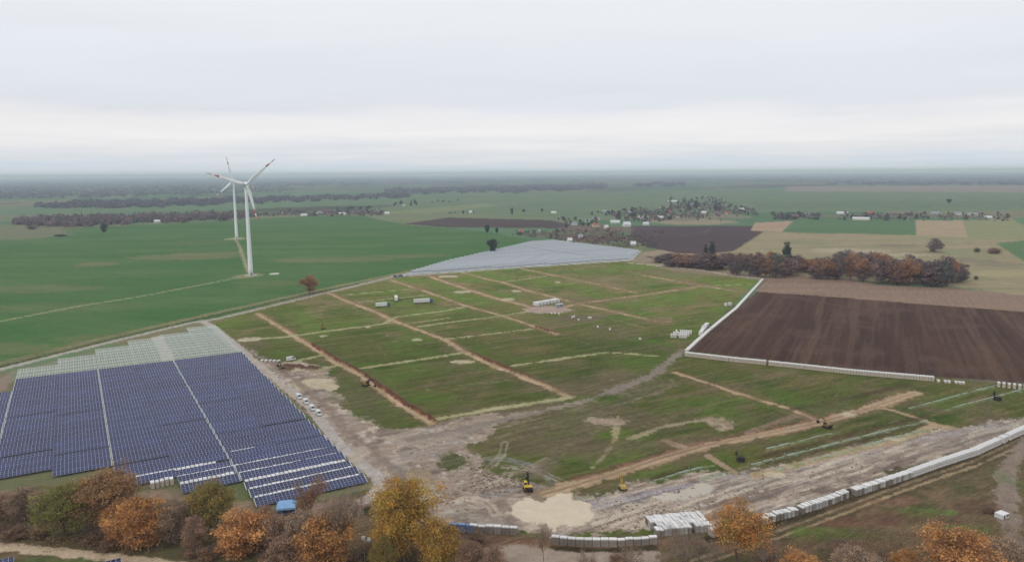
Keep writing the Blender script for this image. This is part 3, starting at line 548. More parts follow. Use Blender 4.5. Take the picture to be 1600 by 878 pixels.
# the plain beyond the surveyed strip, to the horizon all round
th = np.linspace(0, 2 * math.pi, 97)[:-1]
gv = [(0, 0, -1.6)] + [(44000 * math.cos(t), 44000 * math.sin(t), -1.6) for t in th]
gme = np_mesh('ground', gv, [(0, i + 1, (i + 1) % 96 + 1) for i in range(96)], mat('plain_ground', (100, 100, 70), 0.95, 0.25, 0.004))
tag(ob('ground', gme), kind='structure')
HAZE = 7.6e-5
# ------------------------------------------------------------------ solar tables
ORD = ['zeroth', 'first', 'second', 'third', 'fourth', 'fifth', 'sixth', 'seventh', 'eighth', 'ninth', 'tenth', 'eleventh', 'twelfth', 'thirteenth', 'fourteenth', 'fifteenth', 'sixteenth', 'seventeenth', 'eighteenth', 'nineteenth', 'twentieth'] + \
      ['twenty-' + w for w in ('first', 'second', 'third', 'fourth', 'fifth', 'sixth', 'seventh', 'eighth', 'ninth')] + ['thirtieth'] + ['thirty-' + w for w in ('first', 'second', 'third', 'fourth', 'fifth', 'sixth', 'seventh', 'eighth', 'ninth')] + ['fortieth']
for _t in ('forty', 'fifty', 'sixty', 'seventy', 'eighty', 'ninety'):
    if _t != 'forty': ORD.append(_t[:-1] + 'ieth')
    ORD += [_t + '-' + w for w in ('first', 'second', 'third', 'fourth', 'fifth', 'sixth', 'seventh', 'eighth', 'ninth')]
def glass_mat():
    m, nt, n, l, b = principled('blue_cell_glass')
    tx = N(n, 'ShaderNodeTexCoord'); oi = N(n, 'ShaderNodeObjectInfo')
    nz = N(n, 'ShaderNodeTexNoise'); nz.inputs['Scale'].default_value = 0.35; nz.inputs['Detail'].default_value = 3
    ad = N(n, 'ShaderNodeVectorMath', operation='ADD'); l.new(tx.outputs['Object'], ad.inputs[0]); l.new(oi.outputs['Location'], ad.inputs[1]); l.new(ad.outputs[0], nz.inputs['Vector'])
    rp = N(n, 'ShaderNodeValToRGB'); rp.color_ramp.elements[0].position = 0.3; rp.color_ramp.elements[1].position = 0.7
    rp.color_ramp.elements[0].color = (0.007, 0.010, 0.042, 1); rp.color_ramp.elements[1].color = (0.016, 0.023, 0.082, 1)
    l.new(nz.outputs[0], rp.inputs[0]); mrr = N(n, 'ShaderNodeMapRange'); mrr.inputs[3].default_value = 0.75; mrr.inputs[4].default_value = 1.4; l.new(oi.outputs['Random'], mrr.inputs[0]); scr = N(n, 'ShaderNodeVectorMath', operation='SCALE'); l.new(rp.outputs[0], scr.inputs[0]); l.new(mrr.outputs[0], scr.inputs['Scale']); l.new(scr.outputs[0], b.inputs['Base Color'])
    b.inputs['Roughness'].default_value = 0.16; b.inputs['Specular IOR Level'].default_value = 0.5
    MATS['glass'] = m; return m
M_GLASS = glass_mat()
M_FRAME = mat('module_frame', (154, 160, 194), 0.4, 0.06, 2, metal=0.0, spec=0.5)
M_STEEL = mat('galvanised_steel', (196, 204, 198), 0.5, 0.12, 1.5, spec=0.4)
M_RAIL = mat('laid_rail', (166, 178, 164), 0.6, 0.15, 1.0, spec=0.2)
M_STEELD = mat('galvanised_post', (140, 146, 144), 0.6, 0.12, 1.5)
TILT = math.radians(17); MW, MH_, GAP = 1.235, 2.28, 0.025; NM = 15; TL = NM * (MW + GAP)
ZLOW = 0.75
def slope(x, s, h=0.0): return (x, s * math.cos(TILT) - h * math.sin(TILT), ZLOW + s * math.sin(TILT) + h * math.cos(TILT))
def add_module(mb, x0, s0):
    b = 0.05
    P = [slope(x, s, h) for h in (0.0, 0.04) for s in (s0, s0 + MH_) for x in (x0, x0 + MW)]
    mb.add(P, [(0, 2, 3, 1), (4, 5, 7, 6), (0, 1, 5, 4), (1, 3, 7, 5), (3, 2, 6, 7), (2, 0, 4, 6)], 0)
    for q in (0, 1):      # two half-cut cell fields
        sa = s0 + b + q * (MH_ / 2 - b / 2 + 0.01); sb = sa + MH_ / 2 - 1.5 * b
        mb.add([slope(x0 + b, sa, 0.045), slope(x0 + MW - b, sa, 0.045), slope(x0 + MW - b, sb, 0.045), slope(x0 + b, sb, 0.045)], [(0, 1, 2, 3)], 1)
mb = MB()
for j in (0, 1):
    for i in range(NM): add_module(mb, i * (MW + GAP), 0.03 + j * (MH_ + 0.03))
me_array = mb.mesh('module_array', [M_FRAME, M_GLASS])
mb = MB(); add_module(mb, 0, 0); me_module = mb.mesh('module', [M_FRAME, M_GLASS])
def rack_mesh(bare, left=True, right=True):
    mb = MB(); S = 2 * MH_ + 0.09
    def sbar(x0, x1, s0, s1, h0, h1, m=0):
        P = [slope(x, s, h) for h in (h0, h1) for s in (s0, s1) for x in (x0, x1)]
        mb.add(P, [(0, 2, 3, 1), (4, 5, 7, 6), (0, 1, 5, 4), (1, 3, 7, 5), (3, 2, 6, 7), (2, 0, 4, 6)], m)
    w = 0.17 if bare else 0.07
    for s in (0.55, 1.75, 2.85, 4.05): sbar(-0.12, TL + 0.12, s - w / 2, s + w / 2, -0.09, -0.002)
    for k in range(6):
        x = 0.8 + k * (TL - 1.6) / 5
        sbar(x - 0.05, x + 0.05, 0.3, S - 0.3, -0.2, -0.095)
        for s in (1.0, 3.6):
            p = slope(x, s, -0.2); mb.box(x - 0.06, x + 0.06, p[1] - 0.05, p[1] + 0.05, -0.6, p[2], 1)
        mb.bar((x, slope(x, 1.0)[1], 0.5), slope(x, 2.4, -0.2), 0.05, 0.05, 1)
    if bare:
        for i in range(NM + 1):
            x = i * (MW + GAP); sbar(x - 0.09, x + 0.09, 0.05, S - 0.05, 0.0, 0.05)
        sbar(0, TL, 0.0, 0.12, 0.0, 0.05); sbar(0, TL, S - 0.12, S, 0.0, 0.05)
    else:
        if left: sbar(-0.20, -0.02, 0.05, S - 0.05, -0.08, 0.03)
        if right: sbar(TL + 0.0, TL + 0.18, 0.05, S - 0.05, -0.08, 0.03)
    return mb
me_rack = rack_mesh(False, True, False).mesh('rack', [M_STEEL, M_STEELD]); me_rackr = rack_mesh(False, False, True).mesh('rack', [M_STEEL, M_STEELD]); me_bare = rack_mesh(True).mesh('bare_rack', [M_STEEL, M_STEELD])
U0, PITCHU = 6.0, 19.2
cols = [(-3, 312.5, 440, 440), (-2, 312.5, 466, 487), (-1, 304.5, 466, 502), (0, 280.5, 466, 520), (1, 264.5, 466, 532), (2, 240.5, 466, 545), (3, 240.5, 466, 556)]
rnd = random.Random(4)
ROWZ = [random.Random(90 + q // 1).choice((0, 0, .1, -.1, .2, -.28, -.45, .12)) for q in range(40)]
COLN = {3: 'beside the gravel service road', 2: 'one column in from the service road', 1: 'two columns in from the service road', 0: 'three columns in from the service road', -1: 'four columns in from the service road', -2: 'five columns in from the service road', -3: 'in the farthest column from the service road'}
for ci, vf, vb, vr in cols:
    off = (vf - 240.5) % 8.0; n = 0; nb = 0
    for r in range(45):
        v = vf + 8.0 * r
        if v + 3 > vr: break
        u = U0 + ci * PITCHU + (0.32 if ci % 2 == 0 else -0.05)
        bare = v > vb - 5
        x, y = UV(u, v)
        if bare:
            nb += 1
            t = ob('bare_table_frame', None, loc=(x, y, rnd.uniform(-.08, .08) - (.45 if v < 440 else 0)), rot=ANG)
            tag(t, 'empty steel table frame, %s bare row %s' % (ORD[nb], COLN[ci]), 'steel frame', 'bare steel table frames waiting for modules')
            ob('rack', me_bare, t)
        else:
            n += 1
            t = ob('solar_table', None, loc=(x, y, rnd.uniform(-.1, .1) + ROWZ[r % 32] * (1 if ci > -3 else .6)), rot=(rnd.uniform(-.012, .012), rnd.uniform(-.005, .005), ANG + rnd.uniform(-.002, .002)))
            tag(t, 'blue solar table, %s row from the trees %s' % (ORD[n], COLN[ci]), 'solar table', 'blue solar tables in rows')
            ob('rack', me_rack if ci % 2 == 0 else me_rackr, t)
            if n == 1:
                for j in (0, 1):
                    for i in range(NM):
                        s = 0.03 + j * (MH_ + 0.03)
                        ob('module', me_module, t, loc=(i * (MW + GAP), s * math.cos(TILT), s * math.sin(TILT)))
            else: tag(ob('module_array', me_array, t), kind='stuff')
# two more tables across the farm track, at the lower edge of the picture
for (px, py), lab, sgn in (((22, 872), 'blue solar table at the corner beside the pale farm track', -1), ((189, 874), 'blue solar table end just showing below the pale farm track', -1)):
    X0, Y0 = G(px, py, 1.6); u, v = toUV(X0, Y0)
    x, y = UV(u - TL, v - 4.2)
    t = ob('solar_table', None, loc=(x, y, 0), rot=ANG); tag(t, lab, 'solar table', 'blue solar tables in rows'); ob('rack', me_rack, t)
    for j in (0, 1):
        for i in range(NM):
            s = 0.03 + j * (MH_ + 0.03); ob('module', me_module, t, loc=(i * (MW + GAP), s * math.cos(TILT), s * math.sin(TILT)))
# far block: long rows of bare racking, one thing each
fpoly = [toUV(*G(*p)) for p in [(640, 427), (700, 409), (830, 379), (866, 376.5), (1000, 392.5), (986, 405), (830, 415)]]
def span(v):
    xs = []
    for (u0, v0), (u1, v1) in zip(fpoly, fpoly[1:] + fpoly[:1]):
        if (v0 > v) != (v1 > v): xs.append(u0 + (v - v0) / (v1 - v0) * (u1 - u0))
    xs.sort(); return xs
M_FAR = mat('racking_sheet', (158, 163, 168), 0.6, 0.14, 0.3, spec=0.3, objvar=0.08)
vv = min(q[1] for q in fpoly) + 4; k = 0; asl = (toUV(*G(820, 387)), toUV(*G(922, 402)))
while vv < max(q[1] for q in fpoly) - 3:
    xs = span(vv)
    if len(xs) >= 2 and xs[1] - xs[0] > 12:
        ua = asl[0][0] + (vv - asl[0][1]) / (asl[1][1] - asl[0][1]) * (asl[1][0] - asl[0][0]) if min(asl[0][1], asl[1][1]) < vv < max(asl[0][1], asl[1][1]) else None
        parts = [(xs[0], xs[1])] if ua is None or not xs[0] + 10 < ua < xs[1] - 10 else [(xs[0], ua - 3), (ua + 3, xs[1])]
        k += 1
        for pi, (a, b) in enumerate(parts):
            mb = MB(); L_ = b - a; S = 4.6
            def sb(x0, x1, s0, s1, h0, h1, m=0):
                P = [slope(x, s, h) for h in (h0, h1) for s in (s0, s1) for x in (x0, x1)]
                mb.add(P, [(0, 2, 3, 1), (4, 5, 7, 6), (0, 1, 5, 4), (1, 3, 7, 5), (3, 2, 6, 7), (2, 0, 4, 6)], m)
            nseg = max(1, int(L_ / 19.4))
            for q in range(nseg):
                xa, xb = q * L_ / nseg + 0.2, (q + 1) * L_ / nseg - 0.2
                for s in (0.1, 1.2, 2.3, 3.4): sb(xa, xb, s, s + 0.95, 0, 0.06)
                for x in np.arange(xa + 0.5, xb, 4.0):
                    p = slope(x, 3.4, 0); mb.box(x - 0.07, x + 0.07, p[1] - 0.06, p[1] + 0.06, -0.2, p[2] - 0.02, 1); p = slope(x, 1.0, 0); mb.box(x - 0.07, x + 0.07, p[1] - 0.06, p[1] + 0.06, -0.2, p[2] - 0.02, 1)
            x, y = UV(a, vv)
            o = ob('table_row', mb.mesh('table_row', [M_FAR, M_STEELD]), loc=(x, y, 0), rot=ANG)
            tag(o, 'pale grey table row, %s from the meadow in the far block%s' % (ORD[k], '' if len(parts) == 1 else (', west of its aisle' if pi == 0 else ', east of its aisle')), 'solar row', 'pale table rows of the far block')
    vv += 8.0
# rows of racking rails laid out on the lower meadow
mb0 = None
for lab, a, b in [('row of steel rails laid on the grass beside the dark piling rig', (1155, 731), (1455, 655)), ('row of steel rails laid on the grass along the tan track by the perimeter', (1212, 734), (1450, 670)), ('short row of steel rails laid on the grass nearest the wide haul road', (1200, 701), (1310, 674)), ('row of steel rails laid on the grass behind the pale yellow piling rig', (1020, 751), (1112, 726)),
                  ('shortest row of steel rails laid on the grass by the cross track', (1095, 749), (1140, 736)), ('row of steel rails laid on the grass next to the big sand patch', (900, 781), (934, 772)), ('row of steel rails laid on the grass by the meadow edge near the gap in the pallets', (1475, 640), (1620, 603)), ('row of steel rails laid on the grass below the ploughed field', (1420, 638), (1560, 601))]:
    A, B_ = Vector((*G(*a), 0)), Vector((*G(*b), 0)); d = B_ - A; n_ = int(d.length / 6.2); mb = MB(); q = d.normalized(); side = Vector((-q.y, q.x, 0))
    for i in range(n_):
        if rnd.random() < 0.12: continue
        for k_ in range(rnd.choice((1, 2, 2, 3))):
            p = q * (i * 6.2 + rnd.uniform(-.4, .4)) + side * (k_ * 0.42 + rnd.uniform(-.15, .15)); e = p + q * rnd.uniform(4.6, 6.0) + side * rnd.uniform(-.15, .15)
            mb.bar(p + Vector((0, 0, .1)), e + Vector((0, 0, .1)), 0.16, 0.12)
        if rnd.random() < 0.3: p = q * (i * 6.2) + side * 1.5; mb.box(p.x - 0.06, p.x + 0.06, p.y - 0.05, p.y + 0.05, -0.3, rnd.uniform(.5, 1.1))
    tag(ob('steel_rails', mb.mesh('steel_rails', M_RAIL), loc=A), lab, 'steel rails', 'rows of steel rails laid on the meadow', 'stuff')

# ------------------------------------------------------------------ pallets of wrapped modules
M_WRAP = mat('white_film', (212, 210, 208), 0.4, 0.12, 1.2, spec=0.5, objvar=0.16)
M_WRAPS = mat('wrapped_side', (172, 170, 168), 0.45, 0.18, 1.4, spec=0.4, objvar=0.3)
M_CARD = mat('wrapped_carton', (122, 115, 109), 0.6, 0.14, 1.0, spec=0.3, objvar=0.35)
M_CARDP = mat('cream_carton', (188, 176, 164), 0.6, 0.08, 1.0, objvar=0.08)
M_BLUEW = mat('blue_film', (120, 140, 176), 0.4, 0.08, 1.0, objvar=0.1)
M_WOOD = mat('pallet_wood', (142, 116, 88), 0.85, 0.15, 2)
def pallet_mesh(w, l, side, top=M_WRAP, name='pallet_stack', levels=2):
    """pallets with an upright packed carton each, film hood on the upper one"""
    mb = MB(); z = 0.0
    for k in range(levels):
        for y in (-l / 2 + 0.1, 0, l / 2 - 0.1): mb.box(-w / 2, w / 2, y - 0.07, y + 0.07, z, z + 0.1, 2)
        mb.box(-w / 2, w / 2, -l / 2, l / 2, z + 0.1, z + 0.14, 2)
        z1 = z + 0.14; z2 = z1 + 1.06
        mb.box(-w / 2 + 0.02, w / 2 - 0.02, -l / 2 + 0.02, l / 2 - 0.02, z1, z2, 0)
        for x in (-w * 0.28, w * 0.28): mb.box(x - 0.02, x + 0.02, -l / 2 + 0.01, l / 2 - 0.01, z1 + 0.01, z2 + 0.008, 3)
        z = z2
    mb.add([(-w / 2, -l / 2, z + .012), (w / 2, -l / 2, z + .012), (w / 2, l / 2, z + .012), (-w / 2, l / 2, z + .012), (-w / 2 + .08, -l / 2 + .08, z + .07), (w / 2 - .08, -l / 2 + .08, z + .07), (w / 2 - .08, l / 2 - .08, z + .07), (-w / 2 + .08, l / 2 - .08, z + .07),
            (-w / 2, -l / 2, z - .28), (w / 2, -l / 2, z - .28), (w / 2, l / 2, z - .28), (-w / 2, l / 2, z - .28)],
           [(4, 5, 6, 7), (0, 1, 5, 4), (1, 2, 6, 5), (2, 3, 7, 6), (3, 0, 4, 7), (8, 9, 1, 0), (9, 10, 2, 1), (10, 11, 3, 2), (11, 8, 0, 3)], 1)
    return mb.mesh(name, [side, top, M_WOOD, M_STEELD])
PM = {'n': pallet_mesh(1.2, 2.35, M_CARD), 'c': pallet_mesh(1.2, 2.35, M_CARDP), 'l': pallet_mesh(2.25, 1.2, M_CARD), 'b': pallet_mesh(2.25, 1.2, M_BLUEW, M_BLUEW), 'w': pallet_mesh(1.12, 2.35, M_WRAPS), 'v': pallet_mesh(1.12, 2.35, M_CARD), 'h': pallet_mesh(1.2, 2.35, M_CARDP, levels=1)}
cnt = {}; stacks = []      # (distance, mesh key, x, y, rot, label, group)
def along(pts, step, key, label, group, rot0=0.0, skip=0.04, jit=0.05, world=False, lat=0.0, z0=0.0):
    P = [Vector(p) if world else Vector(G(*p)) for p in pts]
    carry = 0.0
    for a, b in zip(P[:-1], P[1:]):
        d = b - a; L_ = d.length; q = d / L_; s = carry
        while s < L_:
            if rnd.random() > skip:
                p = a + q * s + Vector((-q.y, q.x)) * (lat + rnd.uniform(-jit, jit) * 3)
                cnt[label] = cnt.get(label, 0) + 1; stacks.append((p.length, key, p.x, p.y, math.atan2(q.y, q.x) + rot0 + rnd.uniform(-jit, jit) * .6, '%s %s' % (ORD[min(cnt[label], 99)], label), group))
            s += step
        carry = s - L_
PG = 'wrapped module pallets along the site edge'
along([(709, 829), (735, 831)], 2.5, 'b', 'blue film wrapped pallet stack counted from the golden tree', PG, skip=0)
along([(740, 831), (803, 834)], 2.45, 'l', 'pallet stack from the blue ones in the short row by the sand patch', PG, skip=0)
along([(868, 849), (900, 852), (960, 853), (1022, 849)], 2.4, 'l', 'pallet stack from the gap in the row below the big sand patch', PG, skip=0.02)
Xb, Yb = G(1026, 836); Xc, Yc = G(1110, 828)
for r in range(4):
    dirv = Vector((Xc - Xb, Yc - Yb)).normalized(); nrm = Vector((-dirv.y, dirv.x)); a = Vector((Xb, Yb)) + nrm * (r * 2.42); b = Vector((Xc, Yc)) + nrm * (r * 2.42)
    along([a, b], 1.27, 'w', 'white pallet stack from the sand patch side of the broad block, %s rank' % ORD[r + 1], 'pallets of the broad block', world=True, skip=0.03, jit=0.03)
along([(1112, 837), (1192, 817), (1247, 802), (1297, 786), (1322, 776)], 1.56, 'w', 'white pallet stack from the orange topped tree in the curved edge row', PG, skip=0.03)
along([(1335, 773), (1400, 752), (1470, 727), (1525, 709), (1562, 692), (1604, 673), (1660, 640), (1760, 590)], 1.42, 'w', 'white pallet stack from the green bush in the long row above the cart track', PG, skip=0.012, jit=0.03)
AG = 'pallet stacks in the aisles between solar tables'
def aisle(v, u0, u1, lab, key='h', skip=0.06): along([UV(u0, v), UV(u1, v)], 1.52, key, lab, AG, world=True, skip=skip, jit=0.03)
aisle(246.6, 46, 81, 'pallet stack from its canopy tent end in the first aisle from the trees')
aisle(254.6, 46, 81, 'pallet stack from its inner end in the second aisle from the trees')
aisle(262.6, 46, 81, 'pallet stack from its inner end in the third aisle from the trees')
aisle(270.6, 45.5, 81, 'pallet stack from its inner end in the fourth aisle from the trees')
aisle(276.6, 17, 24.5, 'cream sided pallet stack standing exposed by the stepped table corner', key='c', skip=0)
aisle(278.6, 26, 81, 'pallet stack from its inner end in the fifth, longest aisle')
aisle(272.4, 26, 43, 'pallet stack of the run behind the yellow olive tree')
aisle(286.6, 7, 40, 'pallet stack in the aisle starting at the stepped table corner')
aisle(294.4, 47, 56, 'pallet stack of the short run amid the tables')
# groups standing in the meadow and the long rows by the ploughed field
along([(1073, 549), (1107, 518), (1150, 483), (1192, 437)], 1.5, 'h', 'white pallet stack in the row', PG, rot0=0, skip=0.03)
along([(1072, 556), (1140, 564), (1200, 570), (1330, 584), (1458, 595)], 1.36, 'c', 'pallet stack', PG, skip=0.02)
along([(1466, 597), (1505, 600)], 1.6, 'h', 'low pallet', PG, skip=0.2)
along([(1560, 604), (1620, 611), (1720, 622)], 2.2, 'c', 'pallet stack', PG, skip=0.0)
for r in range(3): along([(1049 + r * 4, 527 - r * 3), (1073 + r * 4, 528 - r * 3)], 1.35, 'w', 'pallet stack', PG, skip=0.05)
for x, y in [(862, 491), (867, 491), (873, 492), (894, 497), (897, 496), (904, 501), (920, 498), (923, 498), (934, 512), (953, 516), (1000, 531)]: along([(x, y), (x + 2, y)], 2.0, 'h', 'pallet', PG, skip=0)
along([(1098, 516), (1106, 509)], 1.3, 'w', 'p', PG); along([(1094, 524), (1102, 514)], 1.3, 'w', 'p', PG); along([(1134, 478), (1142, 477)], 1.3, 'w', 'p', PG)
along([(410, 565), (440, 566)], 2.5, 'h', 'p', PG); 
stacks.sort(key=lambda s: s[0])
pv, pf, pm_ = [], [], []
for i, (d_, key, x, y, rot, lab, grp) in enumerate(stacks):
    if i < 300:
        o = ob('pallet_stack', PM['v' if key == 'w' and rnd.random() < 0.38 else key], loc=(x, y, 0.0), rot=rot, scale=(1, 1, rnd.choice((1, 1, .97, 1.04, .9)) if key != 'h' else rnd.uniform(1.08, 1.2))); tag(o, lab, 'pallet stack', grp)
    else:
        me = PM[key]; c, s_ = math.cos(rot), math.sin(rot); o_ = len(pv)
        for v in me.vertices: pv.append((x + v.co.x * c - v.co.y * s_, y + v.co.x * s_ + v.co.y * c, v.co.z))
        mi = {'n': 0, 'c': 1, 'w': 2, 'h': 1, 'l': 0, 'b': 0, 'v': 0}[key]
        for p in me.polygons:
            pf.append(tuple(o_ + k for k in p.vertices)); pm_.append({0: mi, 1: 2, 2: 3, 3: 4}[p.material_index])
if pv:
    me = bpy.data.meshes.new('distant_pallets'); me.from_pydata(pv, [], pf)
    for m in (M_CARD, M_CARDP, M_WRAP, M_WOOD, M_STEELD): me.materials.append(m)
    me.polygons.foreach_set('material_index', pm_); me.update()
    tag(ob('distant_pallets', me), 'long pale lines of wrapped pallets bordering the ploughed field', 'pallets', None, 'stuff')

# ------------------------------------------------------------------ wind turbines
M_WHITE = mat('turbine_white', (222, 226, 230), 0.35, 0.02, 0.2, spec=0.5)
M_RED = mat('blade_red', (190, 112, 102), 0.5, 0.05, 0.5)
M_GREY = mat('hatch_grey', (96, 100, 104), 0.6, 0.05)
def blade_mesh(r0, r1, name, m):
    """section of a 41 m blade between two radii, pointing along +z"""
    mb = MB(); R_ = 41.0; n = 10; rings = []
    zs = np.linspace(r0, r1, max(3, int((r1 - r0) / 2)))
    for z in zs:
        t = z / R_
        if t < 0.06: c, th, tw = 2.0, 2.0, 0.0
        else:
            e = min(1, (t - 0.06) / 0.14); c = 2.0 + e * 1.6 if t < 0.2 else 3.6 * (1 - (t - 0.2) / 0.8) ** 0.85 + 0.35; th = 2.0 * (1 - e) + e * c * 0.2; tw = math.radians(18) * (1 - t) ** 2
        ring = []
        for k in range(n):
            a = 2 * math.pi * k / n; x = math.cos(a) * c / 2 - c * 0.18 * min(1, t * 5); y = math.sin(a) * th / 2 - 1.2 * t * t
            ring.append((x * math.cos(tw) - y * math.sin(tw), x * math.sin(tw) + y * math.cos(tw), z))
        rings.append(ring)
    V = [p for r in rings for p in r]; Fs = []
    for i in range(len(rings) - 1):
        for k in range(n): Fs.append((i * n + k, i * n + (k + 1) % n, (i + 1) * n + (k + 1) % n, (i + 1) * n + k))
    Fs += [tuple(range(n))[::-1], tuple((len(rings) - 1) * n + k for k in range(n))]
    mb.add(V, Fs); return mb.mesh(name, m, True)
BL = [(blade_mesh(1.2, 28.0, 'blade', M_WHITE), None), (blade_mesh(28.0, 32.0, 'red_band', M_RED), 'red_band'), (blade_mesh(32.0, 36.0, 'white_band', M_WHITE), 'white_band'), (blade_mesh(36.0, 41.0, 'red_tip', M_RED), 'red_tip')]
mb = MB(); hubz = 98.0
zs = np.linspace(0, 96, 13); mb.tube([(0, 0, z) for z in zs], [2.7 - 1.25 * (z / 96) ** 0.9 for z in zs], 28); me_tower = mb.mesh('tower', M_WHITE, True)
mb = MB(); mb.box(-0.55, 0.55, -2.9, -2.5, 0.5, 2.9); me_tdoor = mb.mesh('door', M_GREY)
mb = MB(); mb.lathe_y([(-4.4, 1.9), (-3.6, 2.55), (-2, 2.9), (0, 2.85), (2.5, 2.4), (5, 1.6), (6.6, 0.7), (7.0, 0.05)], 20, 0, (0, 0, hubz)); me_nac = mb.mesh('nacelle', M_WHITE, True)
mb = MB(); mb.lathe_y([(-7.4, 0.05), (-7.0, 0.8), (-6.2, 1.5), (-5.2, 1.9), (-4.45, 2.0)], 20, 0, (0, 0, hubz)); me_hub = mb.mesh('hub', M_WHITE, True)
mb = MB(); mb.tube([(0, 0, 0), (0, 0, .35)], [7, 6.4], 28); me_base = mb.mesh('foundation', mat('concrete', (168, 164, 154), 0.85, 0.08))
for (bx, by), angs, yaw, lab in (((392, 430), (41, 162, 283), 8, 'nearer of the two white wind turbines, red tipped blades, beside the farm track'), ((370, 373), (101, 221, 341), -10, 'farther of the two white wind turbines, partly hidden behind the nearer rotor')):
    X0, Y0 = G(bx, by); rz = math.atan2(-X0, Y0) + math.radians(yaw)
    t = ob('wind_turbine', None, loc=(X0, Y0, 0), rot=rz); tag(t, lab, 'wind turbine', 'wind turbines in the green field')
    ob('foundation', me_base, t); tw = ob('tower', me_tower, t); ob('door', me_tdoor, tw); ob('nacelle', me_nac, t); hb = ob('hub', me_hub, t)
    for a in angs:
        b = ob('blade', BL[0][0], t, loc=(0, -5.6, hubz), rot=(0, math.radians(90 - a), 0))
        for me, nm in BL[1:]: ob(nm, me, b)
# ------------------------------------------------------------------ trees
M_BARK = mat('bark', (92, 78, 66), 0.9, 0.2, 2.0, bump=0.3)
M_TWIG = mat('bare_twigs', (112, 98, 88), 0.9, 0.15, 1.0, objvar=0.1)
M_LEAF = leaf_mat('leaves')
def limbs(rg, h, cr, lvl, base, mb, tips, bare=False):
    """trunk and limbs as tapered tubes, returns tips"""
    def grow(p, d, L_, r, k):
        n = 3; pts = [p]; rad = [r]; q = p.copy(); dd = d.copy()
        for i in range(n):
            dd = (dd + Vector((rg.normal(0, .12), rg.normal(0, .12), rg.normal(0.06, .08)))).normalized(); q = q + dd * (L_ / n); pts.append(q.copy()); rad.append(r * (1 - 0.55 * (i + 1) / n))
        mb.tube(pts, rad, 6 if k == 0 else (4 if k == 1 else 3), 0, cap=False)
        if k >= lvl: tips.append(q.copy()); return
        m = [7, 4, 3, 3][k]
        for j in range(m):
            t = rg.uniform(0.45, 1.0) if k == 0 else rg.uniform(0.35, 1.0); i0 = min(int(t * n), n - 1); s = pts[i0].lerp(pts[i0 + 1], t * n - i0)
            a = rg.uniform(0, 2 * math.pi) if k else 2 * math.pi * (j + rg.uniform(-.3, .3)) / m
            up = rg.uniform(0.35, 1.0)
            nd = Vector((math.cos(a), math.sin(a), up)).normalized() if k == 0 else (dd + Vector((rg.normal(0, .6), rg.normal(0, .6), rg.normal(0.12, .35)))).normalized()
            grow(s, nd, L_ * rg.uniform(0.5, 0.75) if k else (h * 0.34 * rg.uniform(.8, 1.2)), rad[i0] * 0.55, k + 1)
        tips.append(q.copy())
    grow(Vector((0, 0, -0.3)), Vector((0, 0, 1)), h * base, h * 0.017 + 0.05, 0)
def leaf_quads(rg, cen, n, spread, size, pal, flat=0.0):
    """n leaf clump faces about each centre; returns V, F, C"""
    cen = np.repeat(np.asarray(cen), n, 0); m = len(cen)
    o = rg.normal(0, 1, (m, 3)) * np.asarray(spread); c = cen + o
    a = rg.normal(0, 1, (m, 3)); a /= np.linalg.norm(a, axis=1)[:, None]; b = np.cross(a, rg.normal(0, 1, (m, 3))); b /= np.linalg.norm(b, axis=1)[:, None]
    s = size * rg.uniform(0.4, 1.5, (m, 1)); t = s * rg.uniform(0.5, 0.9, (m, 1))
    V = np.stack([c - a * s, c - b * t, c + a * s, c + b * t], 1).reshape(-1, 3)
    F = np.arange(4 * m).reshape(-1, 4)
    return V, F
PER = 96
